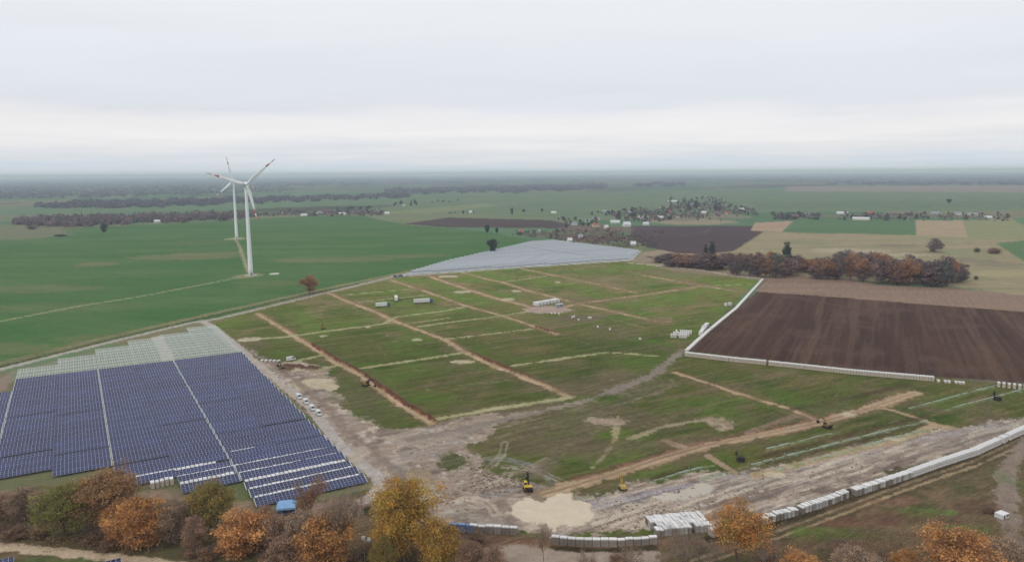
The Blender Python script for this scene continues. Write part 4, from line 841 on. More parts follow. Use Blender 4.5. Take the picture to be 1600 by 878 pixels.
def crown_mesh(seed, h, cr, pal, dens=1.0, size=0.18, low=0.22, twig=False, shape='round'):
    rg = np.random.default_rng(seed); mb = MB(); tips = []
    limbs(rg, h, cr, 2 if not twig else 3, 0.62, mb, tips) if shape != 'cone' else mb.tube([(0, 0, -.3), (0, 0, h * .95)], [.3, .05], 6)
    nb = int(108 * dens); cen = []
    while len(cen) < nb:
        p = rg.uniform(-1, 1, 3); r = np.linalg.norm(p)
        if r > 1 or r < 0.35: continue
        if shape == 'cone':
            z = (p[2] + 1) / 2; k = (1 - z) ** 0.9 + 0.05; q = np.array([p[0] * cr * k, p[1] * cr * k, h * (low + (1 - low) * z)])
        else:
            lob = 0.78 + 0.35 * math.sin(3 * math.atan2(p[1], p[0]) + seed) * 0.5 + 0.25 * math.sin(5 * p[2] + seed * 1.7) * 0.5
            q = np.array([p[0] * cr * lob, p[1] * cr * lob, h * (low + (1 - low) / 2) + p[2] * h * (1 - low) / 2])
        cen.append(q)
    cen = np.array(cen)
    if len(tips) and not twig and shape == 'round': cen = np.concatenate([cen, np.array([tuple(t) for t in tips])[: nb // 3] * [1, 1, 1]])
    per = PER
    sprd = rg.uniform(.7, 1.35, (len(cen), 1)); V, Fq = leaf_quads(rg, cen, per, np.repeat(sprd, per, 0) * np.array([[cr * 0.13, cr * 0.13, h * 0.035]]), size, pal)
    pal = np.array([s2l(c) for c in pal]); ci = rg.integers(0, len(pal), len(cen)); cc = (pal[ci] * .65 + pal.mean(0) * .35) * rg.uniform(0.75, 1.2, (len(cen), 1)); cc = (cc * .9 + cc.mean(1)[:, None] * .1) * (1.28 if PER > 50 else 1.1)
    Cc = np.repeat(np.repeat(cc, per, 0) * rg.uniform(0.86, 1.14, (len(cen) * per, 1)), 4, 0)
    if shape == 'round' and len(tips) and PER > 50:
        T_ = np.array([tuple(t) for t in tips]); nt_ = 1100; k_ = rg.integers(0, len(cen), nt_); st = cen[k_] * [.8, .8, .95] + rg.normal(0, .5, (nt_, 3)); ax = np.array([0, 0, h * .35]); d_ = st - ax + rg.normal(0, 1.2, (nt_, 3)); d_[:, 2] += 1.0; d_ /= np.linalg.norm(d_, axis=1)[:, None]
        en = st + d_ * rg.uniform(.8, 2.6, (nt_, 1)); w_ = np.cross(d_, rg.normal(0, 1, d_.shape)); w_ /= np.linalg.norm(w_, axis=1)[:, None]
        V = np.concatenate([V, np.stack([st - w_ * .035, st + w_ * .035, en + w_ * .012, en - w_ * .012], 1).reshape(-1, 3)]); Cc = np.concatenate([Cc, np.tile(np.array(s2l((128, 110, 96))), (nt_ * 4, 1))])
    keep = V[:, 2].reshape(-1, 4).min(1) > 0.1
    Vm = V.reshape(-1, 4, 3)[keep].reshape(-1, 3); Cm = Cc.reshape(-1, 4, 3)[keep].reshape(-1, 3); Fm = np.arange(len(Vm)).reshape(-1, 4)
    return mb.mesh('trunk', M_BARK), np_mesh('crown', Vm, Fm, M_LEAF, Cm)
def bare_mesh(seed, h, cr, leaves=0, pal=((140, 100, 70),)):
    """leafless tree: trunk and limbs, a haze of fine twigs as the crown"""
    rg = np.random.default_rng(seed); mb = MB(); tips = []
    limbs(rg, h, cr, 3, 0.6, mb, tips)
    T = np.array([tuple(t) for t in tips]); n = 9
    st = np.repeat(T, n, 0) + rg.normal(0, 0.25, (len(T) * n, 3)); d = rg.normal(0, 1, st.shape); d[:, 2] = np.abs(d[:, 2]) + 0.5; d /= np.linalg.norm(d, axis=1)[:, None]
    Lg = rg.uniform(0.07, 0.14, (len(st), 1)) * h; en = st + d * Lg; w = np.cross(d, rg.normal(0, 1, d.shape)); w /= np.linalg.norm(w, axis=1)[:, None]
    V = np.stack([st - w * 0.03, st + w * 0.03, en + w * 0.012, en - w * 0.012], 1).reshape(-1, 3); F_ = np.arange(len(V)).reshape(-1, 4)
    C_ = np.tile(np.array(s2l((150, 134, 122))), (len(V), 1)) * rg.uniform(.8, 1.2, (len(V), 1))
    if leaves:
        k = rg.integers(0, len(T), leaves); V2, F2 = leaf_quads(rg, T[k], 14, (0.8, 0.8, 0.7), 0.22, None)
        P_ = np.array([s2l(c) for c in pal]); C2 = np.repeat(P_[rg.integers(0, len(P_), leaves * 14)] * rg.uniform(.8, 1.2, (leaves * 14, 1)), 4, 0)
        F_ = np.concatenate([F_, F2 + len(V)]); V = np.concatenate([V, V2]); C_ = np.concatenate([C_, C2])
    return mb.mesh('trunk', M_BARK), np_mesh('crown', V, F_, M_LEAF, C_)
ORANGE = ((194, 140, 80), (180, 126, 78), (202, 154, 88), (164, 120, 82)); RUST = ((176, 136, 88), (162, 124, 84), (184, 144, 92), (148, 118, 86)); OLIVE = ((132, 128, 68), (118, 118, 62), (144, 136, 72), (110, 110, 62))
GOLD = ((182, 146, 60), (166, 136, 60), (148, 132, 64), (188, 136, 58)); OLGOLD = ((156, 136, 68), (140, 128, 66), (168, 140, 70), (128, 122, 66)); BROWN = ((166, 140, 116), (154, 132, 112), (174, 144, 114), (144, 128, 112)); MIX = ((186, 126, 62), (194, 136, 66), (136, 130, 70), (172, 118, 60))
BRN2 = ((174, 138, 108), (162, 130, 106), (152, 126, 108))
SP = {'olive': crown_mesh(1, 14, 6.6, OLIVE, 1.25, low=.10), 'rust': crown_mesh(2, 13, 6.6, RUST, 1.15, low=.16), 'orange': crown_mesh(3, 12, 5.6, ORANGE, 1.15, low=.06), 'orange2': crown_mesh(4, 11, 5.6, ORANGE, 1.1, low=.05), 'olgold': crown_mesh(5, 13, 5.6, OLGOLD, 1.1, low=.12),
      'gold': crown_mesh(6, 20, 8.2, GOLD, 1.7, low=.10, size=.22), 'gold2': crown_mesh(7, 13, 6, GOLD, 1.1, low=.06), 'brown': crown_mesh(8, 12, 5.2, BROWN, .9, low=.1, size=.16), 'brown2': crown_mesh(9, 11, 5, BRN2, .8, low=.06, size=.16), 'mix': crown_mesh(10, 15, 7.2, MIX, .8, low=.38),
      'bare': bare_mesh(11, 16, 5), 'bare2': bare_mesh(12, 12, 4, 60, BROWN), 'baregold': bare_mesh(13, 12, 4, 130, ((172, 130, 96), (156, 120, 94))), 'shrub': crown_mesh(14, 4, 2.6, ((156, 126, 98), (140, 120, 92), (172, 130, 92)), .4, low=.0, size=.2), 'shrubgreen': crown_mesh(15, 4, 2.6, ((118, 122, 74), (130, 130, 84), (108, 112, 70)), .4, low=0, size=.2)}
SPH = {'olive': (14, 6.6), 'rust': (13, 6.6), 'orange': (12, 5.6), 'orange2': (11, 5.6), 'olgold': (13, 5.6), 'gold': (20, 8.2), 'gold2': (13, 6), 'brown': (12, 5.2), 'brown2': (11, 5), 'mix': (15, 7.2), 'bare': (16, 5), 'bare2': (12, 4), 'baregold': (12, 4), 'shrub': (4, 2.6), 'shrubgreen': (4, 2.6)}
def real_height(me_pair):
    v = np.empty(len(me_pair[1].vertices) * 3, np.float32); me_pair[1].vertices.foreach_get('co', v); v = v.reshape(-1, 3); return float(np.percentile(v[:, 2], 99.5)), float(np.percentile(np.hypot(v[:, 0], v[:, 1]), 97))
SPR = {k: real_height(v) for k, v in SP.items()}
def plant_tree(key, bx, by, top, wpx, label, cat='tree', group=None, name='autumn_tree', rz=None):
    """base pixel, top row and crown width in photo pixels"""
    X0, Y0 = G(bx, by); h = height_to(X0, Y0, top); hh, rr = SPR[key]
    X1, Y1 = G(bx, by); sc_px = F / math.hypot(X0, math.hypot(Y0, H)); w = wpx / sc_px / 2
    sz = max(h / hh, 0.05); sx = w / rr
    t = ob(name, None, loc=(X0, Y0, 0), rot=rnd.uniform(0, 6.28) if rz is None else rz, scale=(sx, sx, sz)); tag(t, label, cat, group)
    tr, cr_ = SP[key]; ob('trunk', tr, t); ob('crown', cr_, t); return t
FG = 'autumn trees below the solar tables'
for a in [('olive', 103, 838, 757, 72, 'olive green round tree at the end of the hedge'), ('rust', 168, 826, 738, 86, 'brown orange spreading tree behind the olive green one'), ('orange', 222, 858, 776, 66, 'bright orange tree in front of the stepped table corner'), ('orange2', 185, 848, 784, 44, 'pale orange tree squeezed between the olive and bright orange ones'),
          ('brown', 268, 850, 792, 42, 'dull brown tree after the bright orange one'), ('olgold', 332, 828, 753, 62, 'yellow olive tree standing against the tables'), ('orange', 378, 866, 799, 78, 'broad orange tree under the blue canopy side of the hedge'), ('brown2', 305, 858, 808, 40, 'small rusty tree in front of the yellow olive tree'),
          ('brown2', 432, 866, 805, 52, 'reddish brown tree below the blue canopy'), ('baregold', 490, 832, 742, 54, 'half bare brown tree standing against the lowest solar table'), ('orange2', 505, 892, 812, 84, 'wide rust tree near the camera mast'), ('bare2', 545, 880, 766, 56, 'tall leafless tree near the mast'), ('bare2', 522, 872, 778, 44, 'leafless tree leaning on the tall one near the mast'), ('brown', 470, 868, 800, 50, 'brown tree screening the white cabin'), ('brown', 285, 838, 786, 40, 'thin brown tree between bright orange and yellow olive ones'), ('brown2', 415, 848, 792, 40, 'rusty tree just below the canopy tent'),
          ('gold', 626, 874, 751, 104, 'tall golden tree at the bend of the service road'), ('gold2', 686, 896, 812, 66, 'golden brown tree next to the tall golden one'), ('brown2', 735, 900, 848, 46, 'low rust tree by the blue wrapped pallets'), ('brown2', 770, 905, 858, 50, 'low rust bush beside the pinkish dirt road'), ('bare2', 850, 884, 820, 24, 'thin bare tree in the gap between pallet rows'),
          ('mix', 1152, 892, 795, 92, 'orange and green topped tree hiding the pallets'), ('bare', 1062, 905, 822, 84, 'grey bare tree in front of the broad pallet block'), ('bare', 1110, 912, 830, 70, 'grey bare tree touching the orange topped tree'), ('bare2', 985, 905, 852, 44, 'grey twiggy tree at the edge of the dirt road below the pallets'), ('bare', 1195, 908, 842, 50, 'grey bare tree just behind the cart track ruts'), ('bare2', 915, 912, 862, 36, 'small twiggy bare tree in the middle of the lower edge'), ('brown', 1330, 915, 856, 60, 'thin brown tree below the cart track'), ('orange', 1488, 918, 826, 92, 'orange tree at the lower edge below the cart track'), ('orange2', 1412, 905, 860, 40, 'small orange tree just peeking in near the lower edge'),
          ('brown', 1566, 905, 843, 60, 'round brown tree near the dirt road corner'), ('orange2', 1250, 915, 864, 50, 'orange treetop barely showing beside the twin cart track'), ('brown', 40, 812, 764, 52, 'brown thin bush tree at the very end of the hedge'), ('brown2', 2, 812, 772, 40, 'pinkish brown bush cut by the picture edge'), ('olgold', 600, 905, 840, 40, 'small yellow tree under the tall golden one'), ('brown2', 450, 890, 838, 60, 'low brown tree below the white cabin')]:
    plant_tree(*a[:5], a[5], group=FG, name='bare_tree' if a[0].startswith('bare') else 'autumn_tree')
SHW = ['at the farthest corner of the hedge', 'in front of the thin brown bush tree', 'below the thin brown bush tree', 'at the picture edge under the pinkish bush', 'at the foot of the olive green tree', 'at the foot of the pale orange tree', 'under the small rusty tree', 'beside the broad orange tree', 'under the reddish brown tree', 'at the foot of the tall leafless tree', 'by the camera mast', 'growing at the gap in the long pallet row', 'below the cart track near the orange tree', 'in the rough grass before the small orange tree', 'under the orange topped tree', 'alone beside the pinkish dirt road', 'near the low white hut', 'behind the lower edge orange tree', 'on the mud beside the tall golden tree', 'by the bend of the service road', 'under the short pallet row', 'under the blue wrapped pallets']
for si, (x, y, w, key) in enumerate([(20, 842, 30, 'shrub'), (60, 838, 26, 'shrub'), (32, 826, 12, 'shrub'), (5, 828, 18, 'shrub'), (150, 850, 30, 'shrub'), (170, 858, 26, 'shrub'), (300, 868, 24, 'shrub'), (325, 872, 30, 'shrub'), (420, 880, 30, 'shrub'), (550, 884, 30, 'shrub'), (575, 868, 26, 'shrub'), (1328, 770, 12, 'shrubgreen'), (1320, 868, 40, 'shrub'), (1370, 884, 40, 'shrub'), (1200, 886, 40, 'shrub'), (965, 882, 26, 'shrub'), (1545, 800, 14, 'shrub'), (1490, 850, 26, 'shrubgreen'), (650, 800, 14, 'shrubgreen'), (575, 800, 16, 'shrubgreen'), (745, 846, 26, 'shrub'), (700, 838, 24, 'shrub')]):
    plant_tree(key, x, y, y - w * .62, w, ('low green bush ' if key == 'shrubgreen' else 'low brown shrub ') + SHW[si], 'bush', 'shrubs around the hedge', 'shrub')
# undergrowth below the hedge
rg = np.random.default_rng(77); cen = []
for _ in range(1500):
    x = rg.uniform(-60, 660); y = 838 + x * 0.045 + rg.normal(0, 9) - (6 if x < 60 else 0)
    if 255 < x < 300 or 520 < x < 575 and rg.random() < .5: continue
    cen.append((*G(x, y), rg.uniform(0.2, 1.3)))
for _ in range(700):
    x = rg.uniform(1180, 1640); y = rg.uniform(835, 890) - (x - 1180) * 0.03; cen.append((*G(x, y), rg.uniform(0.1, .6)))
V, Fq = leaf_quads(rg, cen, 12, (0.8, 0.8, 0.35), 0.2, None); P_ = np.array([s2l(c) for c in ((144, 120, 96), (128, 110, 88), (156, 126, 92), (130, 122, 84))])
Cu = np.repeat(np.repeat(P_[rg.integers(0, 4, len(cen))], 12, 0) * rg.uniform(.7, 1.2, (len(cen) * 12, 1)), 4, 0)
tag(ob('undergrowth', np_mesh('undergrowth', V, Fq, M_LEAF, Cu)), 'brown undergrowth along the foot of the hedge', 'undergrowth', None, 'stuff')
# clods and rubble on the driven mud
def lumps(cen, size, seed, squash=0.5):
    rg = np.random.default_rng(seed); n = len(cen)
    t = (1 + 5 ** .5) / 2; I = np.array([(-1, t, 0), (1, t, 0), (-1, -t, 0), (1, -t, 0), (0, -1, t), (0, 1, t), (0, -1, -t), (0, 1, -t), (t, 0, -1), (t, 0, 1), (-t, 0, -1), (-t, 0, 1)]) / math.hypot(1, t)
    Fi = np.array([(0, 11, 5), (0, 5, 1), (0, 1, 7), (0, 7, 10), (0, 10, 11), (1, 5, 9), (5, 11, 4), (11, 10, 2), (10, 7, 6), (7, 1, 8), (3, 9, 4), (3, 4, 2), (3, 2, 6), (3, 6, 8), (3, 8, 9), (4, 9, 5), (2, 4, 11), (6, 2, 10), (8, 6, 7), (9, 8, 1)])
    size = np.broadcast_to(np.asarray(size, float).reshape(n, -1), (n, 3)) if np.ndim(size) else np.full((n, 3), size) * [1, 1, squash]
    V = I[None] * size[:, None, :] * rg.uniform(0.7, 1.3, (n, 12, 1)); V = V + np.asarray(cen)[:, None, :]
    return V.reshape(-1, 3), (Fi[None] + (np.arange(n) * 12)[:, None, None]).reshape(-1, 3)
rg = np.random.default_rng(5); cc = []
for (x0, x1, y0, y1, n) in [(735, 830, 722, 770, 420), (640, 735, 690, 800, 120), (930, 1180, 762, 828, 300), (1180, 1450, 705, 775, 120), (430, 520, 570, 640, 90)]:
    for _ in range(n): cc.append((*G(rg.uniform(x0, x1), rg.uniform(y0, y1)), 0.05))
V, Fq = lumps(np.array(cc), np.stack([rg.uniform(.12, .45, len(cc))] * 2 + [rg.uniform(.08, .28, len(cc))], 1), 3)
P_ = np.array([s2l(c) for c in ((160, 142, 126), (146, 128, 112), (176, 158, 138), (136, 118, 104))]); Cu = np.repeat(P_[rg.integers(0, 4, len(cc))], 12, 0)
tag(ob('rubble', np_mesh('rubble', V, Fq, M_LEAF, Cu)), 'clods and rubble strewn over the driven mud', 'rubble', None, 'stuff')

# ------------------------------------------------------------------ grove, single trees
def small_tree(seed, h, cr, pal, dens, size, low, shape='round'):
    tr, cr_ = crown_mesh(seed, h, cr, pal, dens, size, low, shape=shape); return tr, cr_
PURP = ((130, 114, 110), (122, 110, 106), (138, 118, 110)); GREYG = ((116, 116, 106), (108, 110, 100), (124, 122, 108)); RUSS = ((170, 128, 92), (154, 118, 90), (178, 130, 86)); DARKG = ((80, 88, 76), (88, 94, 80), (72, 80, 70)); PINK = ((148, 120, 108), (138, 114, 106), (128, 110, 104))
PER = 46
for k_, pal in (('g_purp', PURP), ('g_grey', GREYG), ('g_russ', RUSS), ('g_pink', PINK)):
    SP[k_] = small_tree(20 + len(SP), 16, 7, pal, .62, .40, .06); SPR[k_] = real_height(SP[k_])
SP['g_spruce'] = small_tree(40, 20, 4.5, DARKG, .45, .5, .05, 'cone'); SPR['g_spruce'] = real_height(SP['g_spruce'])
SP['g_dark'] = small_tree(41, 14, 6, DARKG, .62, .4, .02); SPR['g_dark'] = real_height(SP['g_dark'])
lowc = [(1030, 416), (1080, 419), (1120, 424), (1150, 431), (1200, 434), (1330, 438), (1370, 444), (1420, 447), (1470, 449), (1508, 446)]
topc = [(1030, 403), (1060, 396), (1100, 392), (1150, 396), (1200, 392), (1240, 398), (1270, 406), (1300, 394), (1325, 390), (1345, 402), (1362, 394), (1390, 404), (1420, 398), (1445, 408), (1475, 396), (1495, 404), (1508, 416)]
li = lambda C_, x: float(np.interp(x, [c[0] for c in C_], [c[1] for c in C_]))
GW = {'g_purp': 'purple brown bare tree', 'g_grey': 'grey green tree', 'g_russ': 'russet tree', 'g_pink': 'pinkish brown tree', 'g_spruce': 'dark spruce', 'g_dark': 'dark green tree'}
SIDE = lambda x: 'thin end of the grove' if x < 1110 else ('behind the pallet row corner' if x < 1210 else ('below the dark spruce' if x < 1290 else ('in the middle dip' if x < 1350 else ('by the conifer gap' if x < 1420 else 'thick end of the grove'))))
gcnt = {}
def glab(a, b):
    gcnt[a + b] = gcnt.get(a + b, 0) + 1; return '%s %s from the far block, %s' % (ORD[gcnt[a + b]], a, b)
for i in range(80):
    x = 1034 + (i + rnd.uniform(-.6, .6)) * 470 / 80; t = rnd.choice((0, 0, .35, .7, 1.0)); by = li(lowc, x) - 1 - t * 13
    top = li(topc, x) + (1 - t) * rnd.uniform(2, 10) + rnd.uniform(-2, 4) ; key = rnd.choice(('g_purp', 'g_purp', 'g_russ', 'g_pink', 'g_grey', 'g_russ') if x > 1120 else ('g_purp', 'g_pink', 'g_russ', 'g_purp'))
    if by - top < 10: top = by - 10
    plant_tree(key, x, by, top, rnd.uniform(22, 36), glab(GW[key], SIDE(x)), 'tree', 'grove beside the ploughed field', 'grove_tree')
for x, by, top, w, lab in [(1228, 424, 379, 17, 'dark spruce towering over the grove'), (1112, 412, 378, 12, 'taller of two dark conifers at the thin end of the grove'), (1102, 410, 383, 9, 'shorter of two dark conifers at the thin end of the grove'), (1344, 432, 402, 11, 'dark conifer in the gap of the grove')]:
    plant_tree('g_spruce', x, by, top, w, lab, 'tree', 'grove beside the ploughed field', 'spruce_tree')
for key, x, by, top, w, lab in [('g_russ', 484, 459, 431, 29, 'round russet tree alone by the perimeter road'), ('g_dark', 770, 394, 374, 17, 'dark round tree alone above the perimeter road'), ('g_dark', 761, 363, 351, 9, 'dark slender tree on the strip behind the green field'), ('g_dark', 776, 364, 356, 6, 'small dark tree beside the slender one'), ('g_dark', 163, 363, 349, 10, 'lone dark tree on the green field before the wood'), ('g_purp', 1460, 394, 373, 27, 'dense purple brown copse tree alone on the stubble'),
                                 ('shrub', 1553, 396, 387, 16, 'low russet bush by the green strip'), ('shrubgreen', 1525, 437, 431, 5, 'tiny dark bush on the stubble'), ('shrubgreen', 1526, 394, 387, 8, 'small bush on the stubble near the lone copse tree'), ('g_dark', 800, 335, 325, 5, 'thin dark tree in the far green field'), ('g_dark', 818, 332, 327, 5, 'smaller thin tree in the far green field'), ('g_dark', 847, 331, 326, 4, 'third thin tree in the far green field'), ('g_dark', 1483, 317, 311, 7, 'lone tree on the far green strip above the hamlet'), ('shrubgreen', 50, 358, 353, 12, 'dark bush on the brown strip before the wood'), ('shrubgreen', 95, 369, 366, 16, 'low dark hedge bush on the brown strip')]:
    plant_tree(key, x, by, top, w, lab, 'tree', None, 'lone_tree')

# ------------------------------------------------------------------ villages
WALLS = {'white': mat('render_white', (206, 204, 198), 0.8, 0.05, 0.3), 'grey': mat('render_grey', (176, 174, 170), 0.8, 0.06, 0.3), 'brick': mat('brick_wall', (142, 98, 82), 0.85, 0.08, 0.5), 'cream': mat('render_cream', (212, 202, 182), 0.8, 0.05, 0.3)}
ROOFS = {'white': mat('roof_pale_sheet', (196, 198, 202), 0.5, 0.06, 0.4), 'red': mat('roof_red_tile', (158, 92, 74), 0.8, 0.1, 0.6), 'dark': mat('roof_dark', (84, 78, 80), 0.8, 0.1, 0.6), 'grey': mat('roof_grey', (140, 144, 152), 0.7, 0.08, 0.6), 'purple': mat('roof_brown', (112, 90, 92), 0.8, 0.1, 0.6)}
M_WIN = mat('window_pane', (52, 58, 66), 0.15, 0.05, 1, spec=0.6)
HM = {}
def house_meshes(w, d, hw, hr, wall, roof):
    k = (round(w), round(d), round(hw * 2), wall, roof)
    if k in HM: return HM[k]
    m1 = MB(); a, b = w / 2, d / 2
    m1.add([(-a, -b, -.3), (a, -b, -.3), (a, b, -.3), (-a, b, -.3), (-a, -b, hw), (a, -b, hw), (a, b, hw), (-a, b, hw), (-a, 0, hw + hr), (a, 0, hw + hr)], [(0, 1, 5, 4), (2, 3, 7, 6), (1, 2, 6, 9, 5), (3, 0, 4, 8, 7)])
    m2 = MB(); e = 0.5; th = 0.25; sl = hr / b
    for s in (-1, 1):
        P = [(-a - e, s * (b + e), hw - e * sl), (a + e, s * (b + e), hw - e * sl), (a + e, 0, hw + hr), (-a - e, 0, hw + hr)]; P += [(x, y, z + th) for x, y, z in P]
        m2.add(P, [(0, 1, 2, 3), (7, 6, 5, 4), (0, 4, 5, 1), (1, 5, 6, 2), (3, 7, 4, 0)] if s > 0 else [(3, 2, 1, 0), (4, 5, 6, 7), (1, 5, 4, 0), (2, 6, 5, 1), (0, 4, 7, 3)])
    m3 = MB(); m3.box(-.5, .5, -.4, .4, hw + hr - 1.0, hw + hr + 1.3)
    m4 = MB(); m4.box(-.6, .6, -.04, .04, -.7, .7)
    HM[k] = (m1.mesh('wall', WALLS[wall]), m2.mesh('roof', ROOFS[roof]), m3.mesh('chimney', WALLS['brick']), m4.mesh('window', M_WIN)); return HM[k]
RN = {'white': 'pale sheet', 'red': 'red tiled', 'dark': 'dark', 'grey': 'grey', 'purple': 'brown'}
def house(px, py, wpx, wall, roof, where, rz=None, hw=3.2, hr=3.4, depth=9, grp='village houses', name='house'):
    X0, Y0 = G(px, py); s = F / math.hypot(X0, Y0); w = max(6.5, .82 * wpx / s); me = house_meshes(w, depth, hw, hr, wall, roof)
    t = ob(name, None, loc=(X0, Y0, 0), rot=math.atan2(-X0, Y0) + (rnd.uniform(-.5, .5) if rz is None else rz))
    tag(t, '%s %s with %s roof %s' % (wall, 'shed' if w > 20 else 'house', RN[roof], where), 'building', grp)
    ob('wall', me[0], t); r = ob('roof', me[1], t)
    if w < 20: ob('chimney', me[2], r, loc=(w * .2, 0, 0))
    for i in range(max(2, int(w / 4))):
        for s_ in (-1, 1): ob('window', me[3], t, loc=(-w / 2 + (i + .5) * w / max(2, int(w / 4)), s_ * (depth / 2 + 0.03), 1.7))
vw = 'in the middle village'
for a in [(979, 354, 13, 'white', 'white', 'standing largest before the village trees', .4, 4.5, 5, 12), (961, 349, 17, 'white', 'white', 'long and low next to the largest white house', .1), (1005, 342, 18, 'white', 'white', 'long and bright behind the largest white house', .1), (1009, 352, 10, 'white', 'white', 'at the edge of the dark ploughed field', .3), (1032, 342, 9, 'white', 'white', 'alone between the village trees and the dark field', .2),
          (931, 354, 12, 'cream', 'red', 'in the middle of the near hamlet', .3), (932, 344, 13, 'cream', 'grey', 'behind the red roofed one'), (918, 347, 9, 'white', 'grey', 'at the corner of the dark hedge'), (897, 352, 9, 'white', 'grey', 'inside the dark hedge before the ploughed strip'), (944, 332, 9, 'grey', 'grey', 'inside the back hedge'), (981, 334, 9, 'grey', 'grey', 'among the first village trees'), (947, 357, 6, 'white', 'white', 'small, below the long low one'),
          (907, 372, 7, 'white', 'grey', 'just behind the far table block'), (989, 384, 7, 'white', 'white', 'alone at the corner of the far table block'), (890, 378, 5, 'white', 'white', 'tiny, on the edge of the far table block'), (865, 334, 9, 'cream', 'white', 'alone in the far green field'), (1009, 332, 6, 'white', 'grey', 'tall and thin among village trees', .2, 5), (1033, 325, 6, 'white', 'purple', 'in the village centre'), (1051, 316, 18, 'cream', 'white', 'longest at the back of the village', .05),
          (1082, 322, 12, 'grey', 'grey', 'in the thick of the village trees'), (1100, 334, 9, 'white', 'white', 'bright before the thickest trees'), (1109, 311, 7, 'cream', 'grey', 'at the back of the village'), (1117, 312, 6, 'white', 'purple', 'at the very back of the village'), (1159, 329, 8, 'white', 'white', 'on the thin end of the village'), (1169, 332, 6, 'white', 'grey', 'last at the thin end of the village'), (1120, 335, 9, 'cream', 'purple', 'by the pale village plots'), (1135, 335, 8, 'cream', 'red', 'beside the pale village plots'),
          (1076, 333, 9, 'grey', 'dark', 'under the village trees'), (1058, 328, 8, 'white', 'red', 'halfway up the village'), (1058, 340, 7, 'cream', 'purple', 'on the village plots facing the dark field'), (841, 364, 7, 'white', 'grey', 'second in the hedge behind the green field'), (814, 364, 7, 'white', 'red', 'first in the hedge behind the green field'), (1020, 336, 8, 'brick', 'dark', 'behind the long bright shed'), (1045, 333, 8, 'brick', 'red', 'between the two village halves'), (1095, 326, 8, 'white', 'dark', 'near the tall village tree'), (960, 338, 8, 'brick', 'dark', 'by the first dark trees')]:
    house(a[0], a[1], a[2], a[3], a[4], a[5], *(a[6:]))
for a in [(1316, 335, 18, 'white', 'white', 'first of the straggling hamlet', .05), (1345, 344, 26, 'cream', 'white', 'lying low at the edge of the green field', .0), (1361, 335, 14, 'brick', 'red', 'by the tall dark tree of the hamlet', .1), (1260, 337, 9, 'white', 'grey', 'inside the separate dark copse'), (1242, 340, 14, 'brick', 'purple', 'in the separate copse'), (1462, 335, 12, 'grey', 'grey', 'halfway along the hamlet'), (1497, 336, 10, 'cream', 'grey', 'in the looser half of the hamlet'), (1520, 337, 14, 'cream', 'grey', 'near the hamlet end'), (1544, 342, 9, 'white', 'white', 'brightest at the hamlet end', .4), (1420, 337, 12, 'brick', 'dark', 'under the hamlet hedge'), (1390, 337, 12, 'grey', 'purple', 'beside the brick house of the hamlet')]:
    house(a[0], a[1], a[2], a[3], a[4], a[5], *(a[6:]), grp='hamlet houses')
for a in [(325, 336, 9, 'white', 'white', 'in front of the turbines wood'), (351, 336, 14, 'cream', 'red', 'behind the farther turbine'), (375, 339, 8, 'grey', 'grey', 'between the turbine towers'), (445, 334, 10, 'cream', 'purple', 'in the low hedge past the turbines'), (475, 338, 11, 'white', 'white', 'brightest in the hedge past the turbines', .3), (499, 334, 9, 'white', 'grey', 'beside the big brown roof'), (510, 331, 20, 'brick', 'purple', 'with the big brown roof', .1), (535, 336, 12, 'cream', 'white', 'before the dark hedge block'), (560, 331, 28, 'grey', 'dark', 'long and dark in the hedge', .0), (587, 335, 16, 'brick', 'dark', 'at the end of the long dark shed', .0), (605, 335, 9, 'white', 'white', 'last of the turbine hamlet'), (631, 322, 6, 'white', 'grey', 'in the small dark copse beyond'), (735, 333, 6, 'white', 'white', 'by the low hedge in the far green field'), (246, 348, 10, 'white', 'white', 'at the foot of the near wood')]:
    house(a[0], a[1], a[2], a[3], a[4], a[5], *(a[6:]), grp='houses past the turbines')
# village trees: small far trees, crown and trunk in one mesh
def far_tree_mesh(seed, pal, cone=False):
    rg = np.random.default_rng(seed); n = 30; p = rg.normal(0, 1, (n, 3)); p /= np.linalg.norm(p, axis=1)[:, None]; p *= rg.uniform(.3, 1, (n, 1))
    if cone: z = rg.uniform(0, 1, n); p = np.stack([p[:, 0] * (1.1 - z) * .8, p[:, 1] * (1.1 - z) * .8, z * 2 - 1], 1)
    cen = p * [3.6, 3.6, 4.2] + [0, 0, 5.6]; V, F4 = leaf_quads(rg, cen, 6, (1.0, 1.0, .9), .8, None); F_ = np.concatenate([F4[:, [0, 1, 2]], F4[:, [0, 2, 3]]]); P_ = np.array([s2l(c) for c in pal]); C_ = np.repeat(P_[rg.integers(0, len(P_), n)] * rg.uniform(.75, 1.25, (n, 1)), 24, 0)
    m = MB(); m.tube([(0, 0, -.2), (0, 0, 6)], [.3, .1], 5); o = len(V); V = np.concatenate([V, np.array(m.v)]); tri = []
    for f in m.f:
        for k in range(1, len(f) - 1): tri.append((o + f[0], o + f[k], o + f[k + 1]))
    C_ = np.concatenate([C_, np.tile(np.array(s2l((80, 70, 62))), (len(m.v), 1))]); return np_mesh('far_tree', V, np.concatenate([F_, np.array(tri)]), M_LEAF, C_)
FT = [far_tree_mesh(60 + i, pal, i == 3) for i, pal in enumerate((((88, 94, 84), (98, 100, 88)), ((112, 102, 98), (124, 112, 104)), ((98, 100, 90), (118, 110, 100)), ((74, 82, 76), (82, 88, 78)), ((140, 114, 94), (126, 106, 94))))]
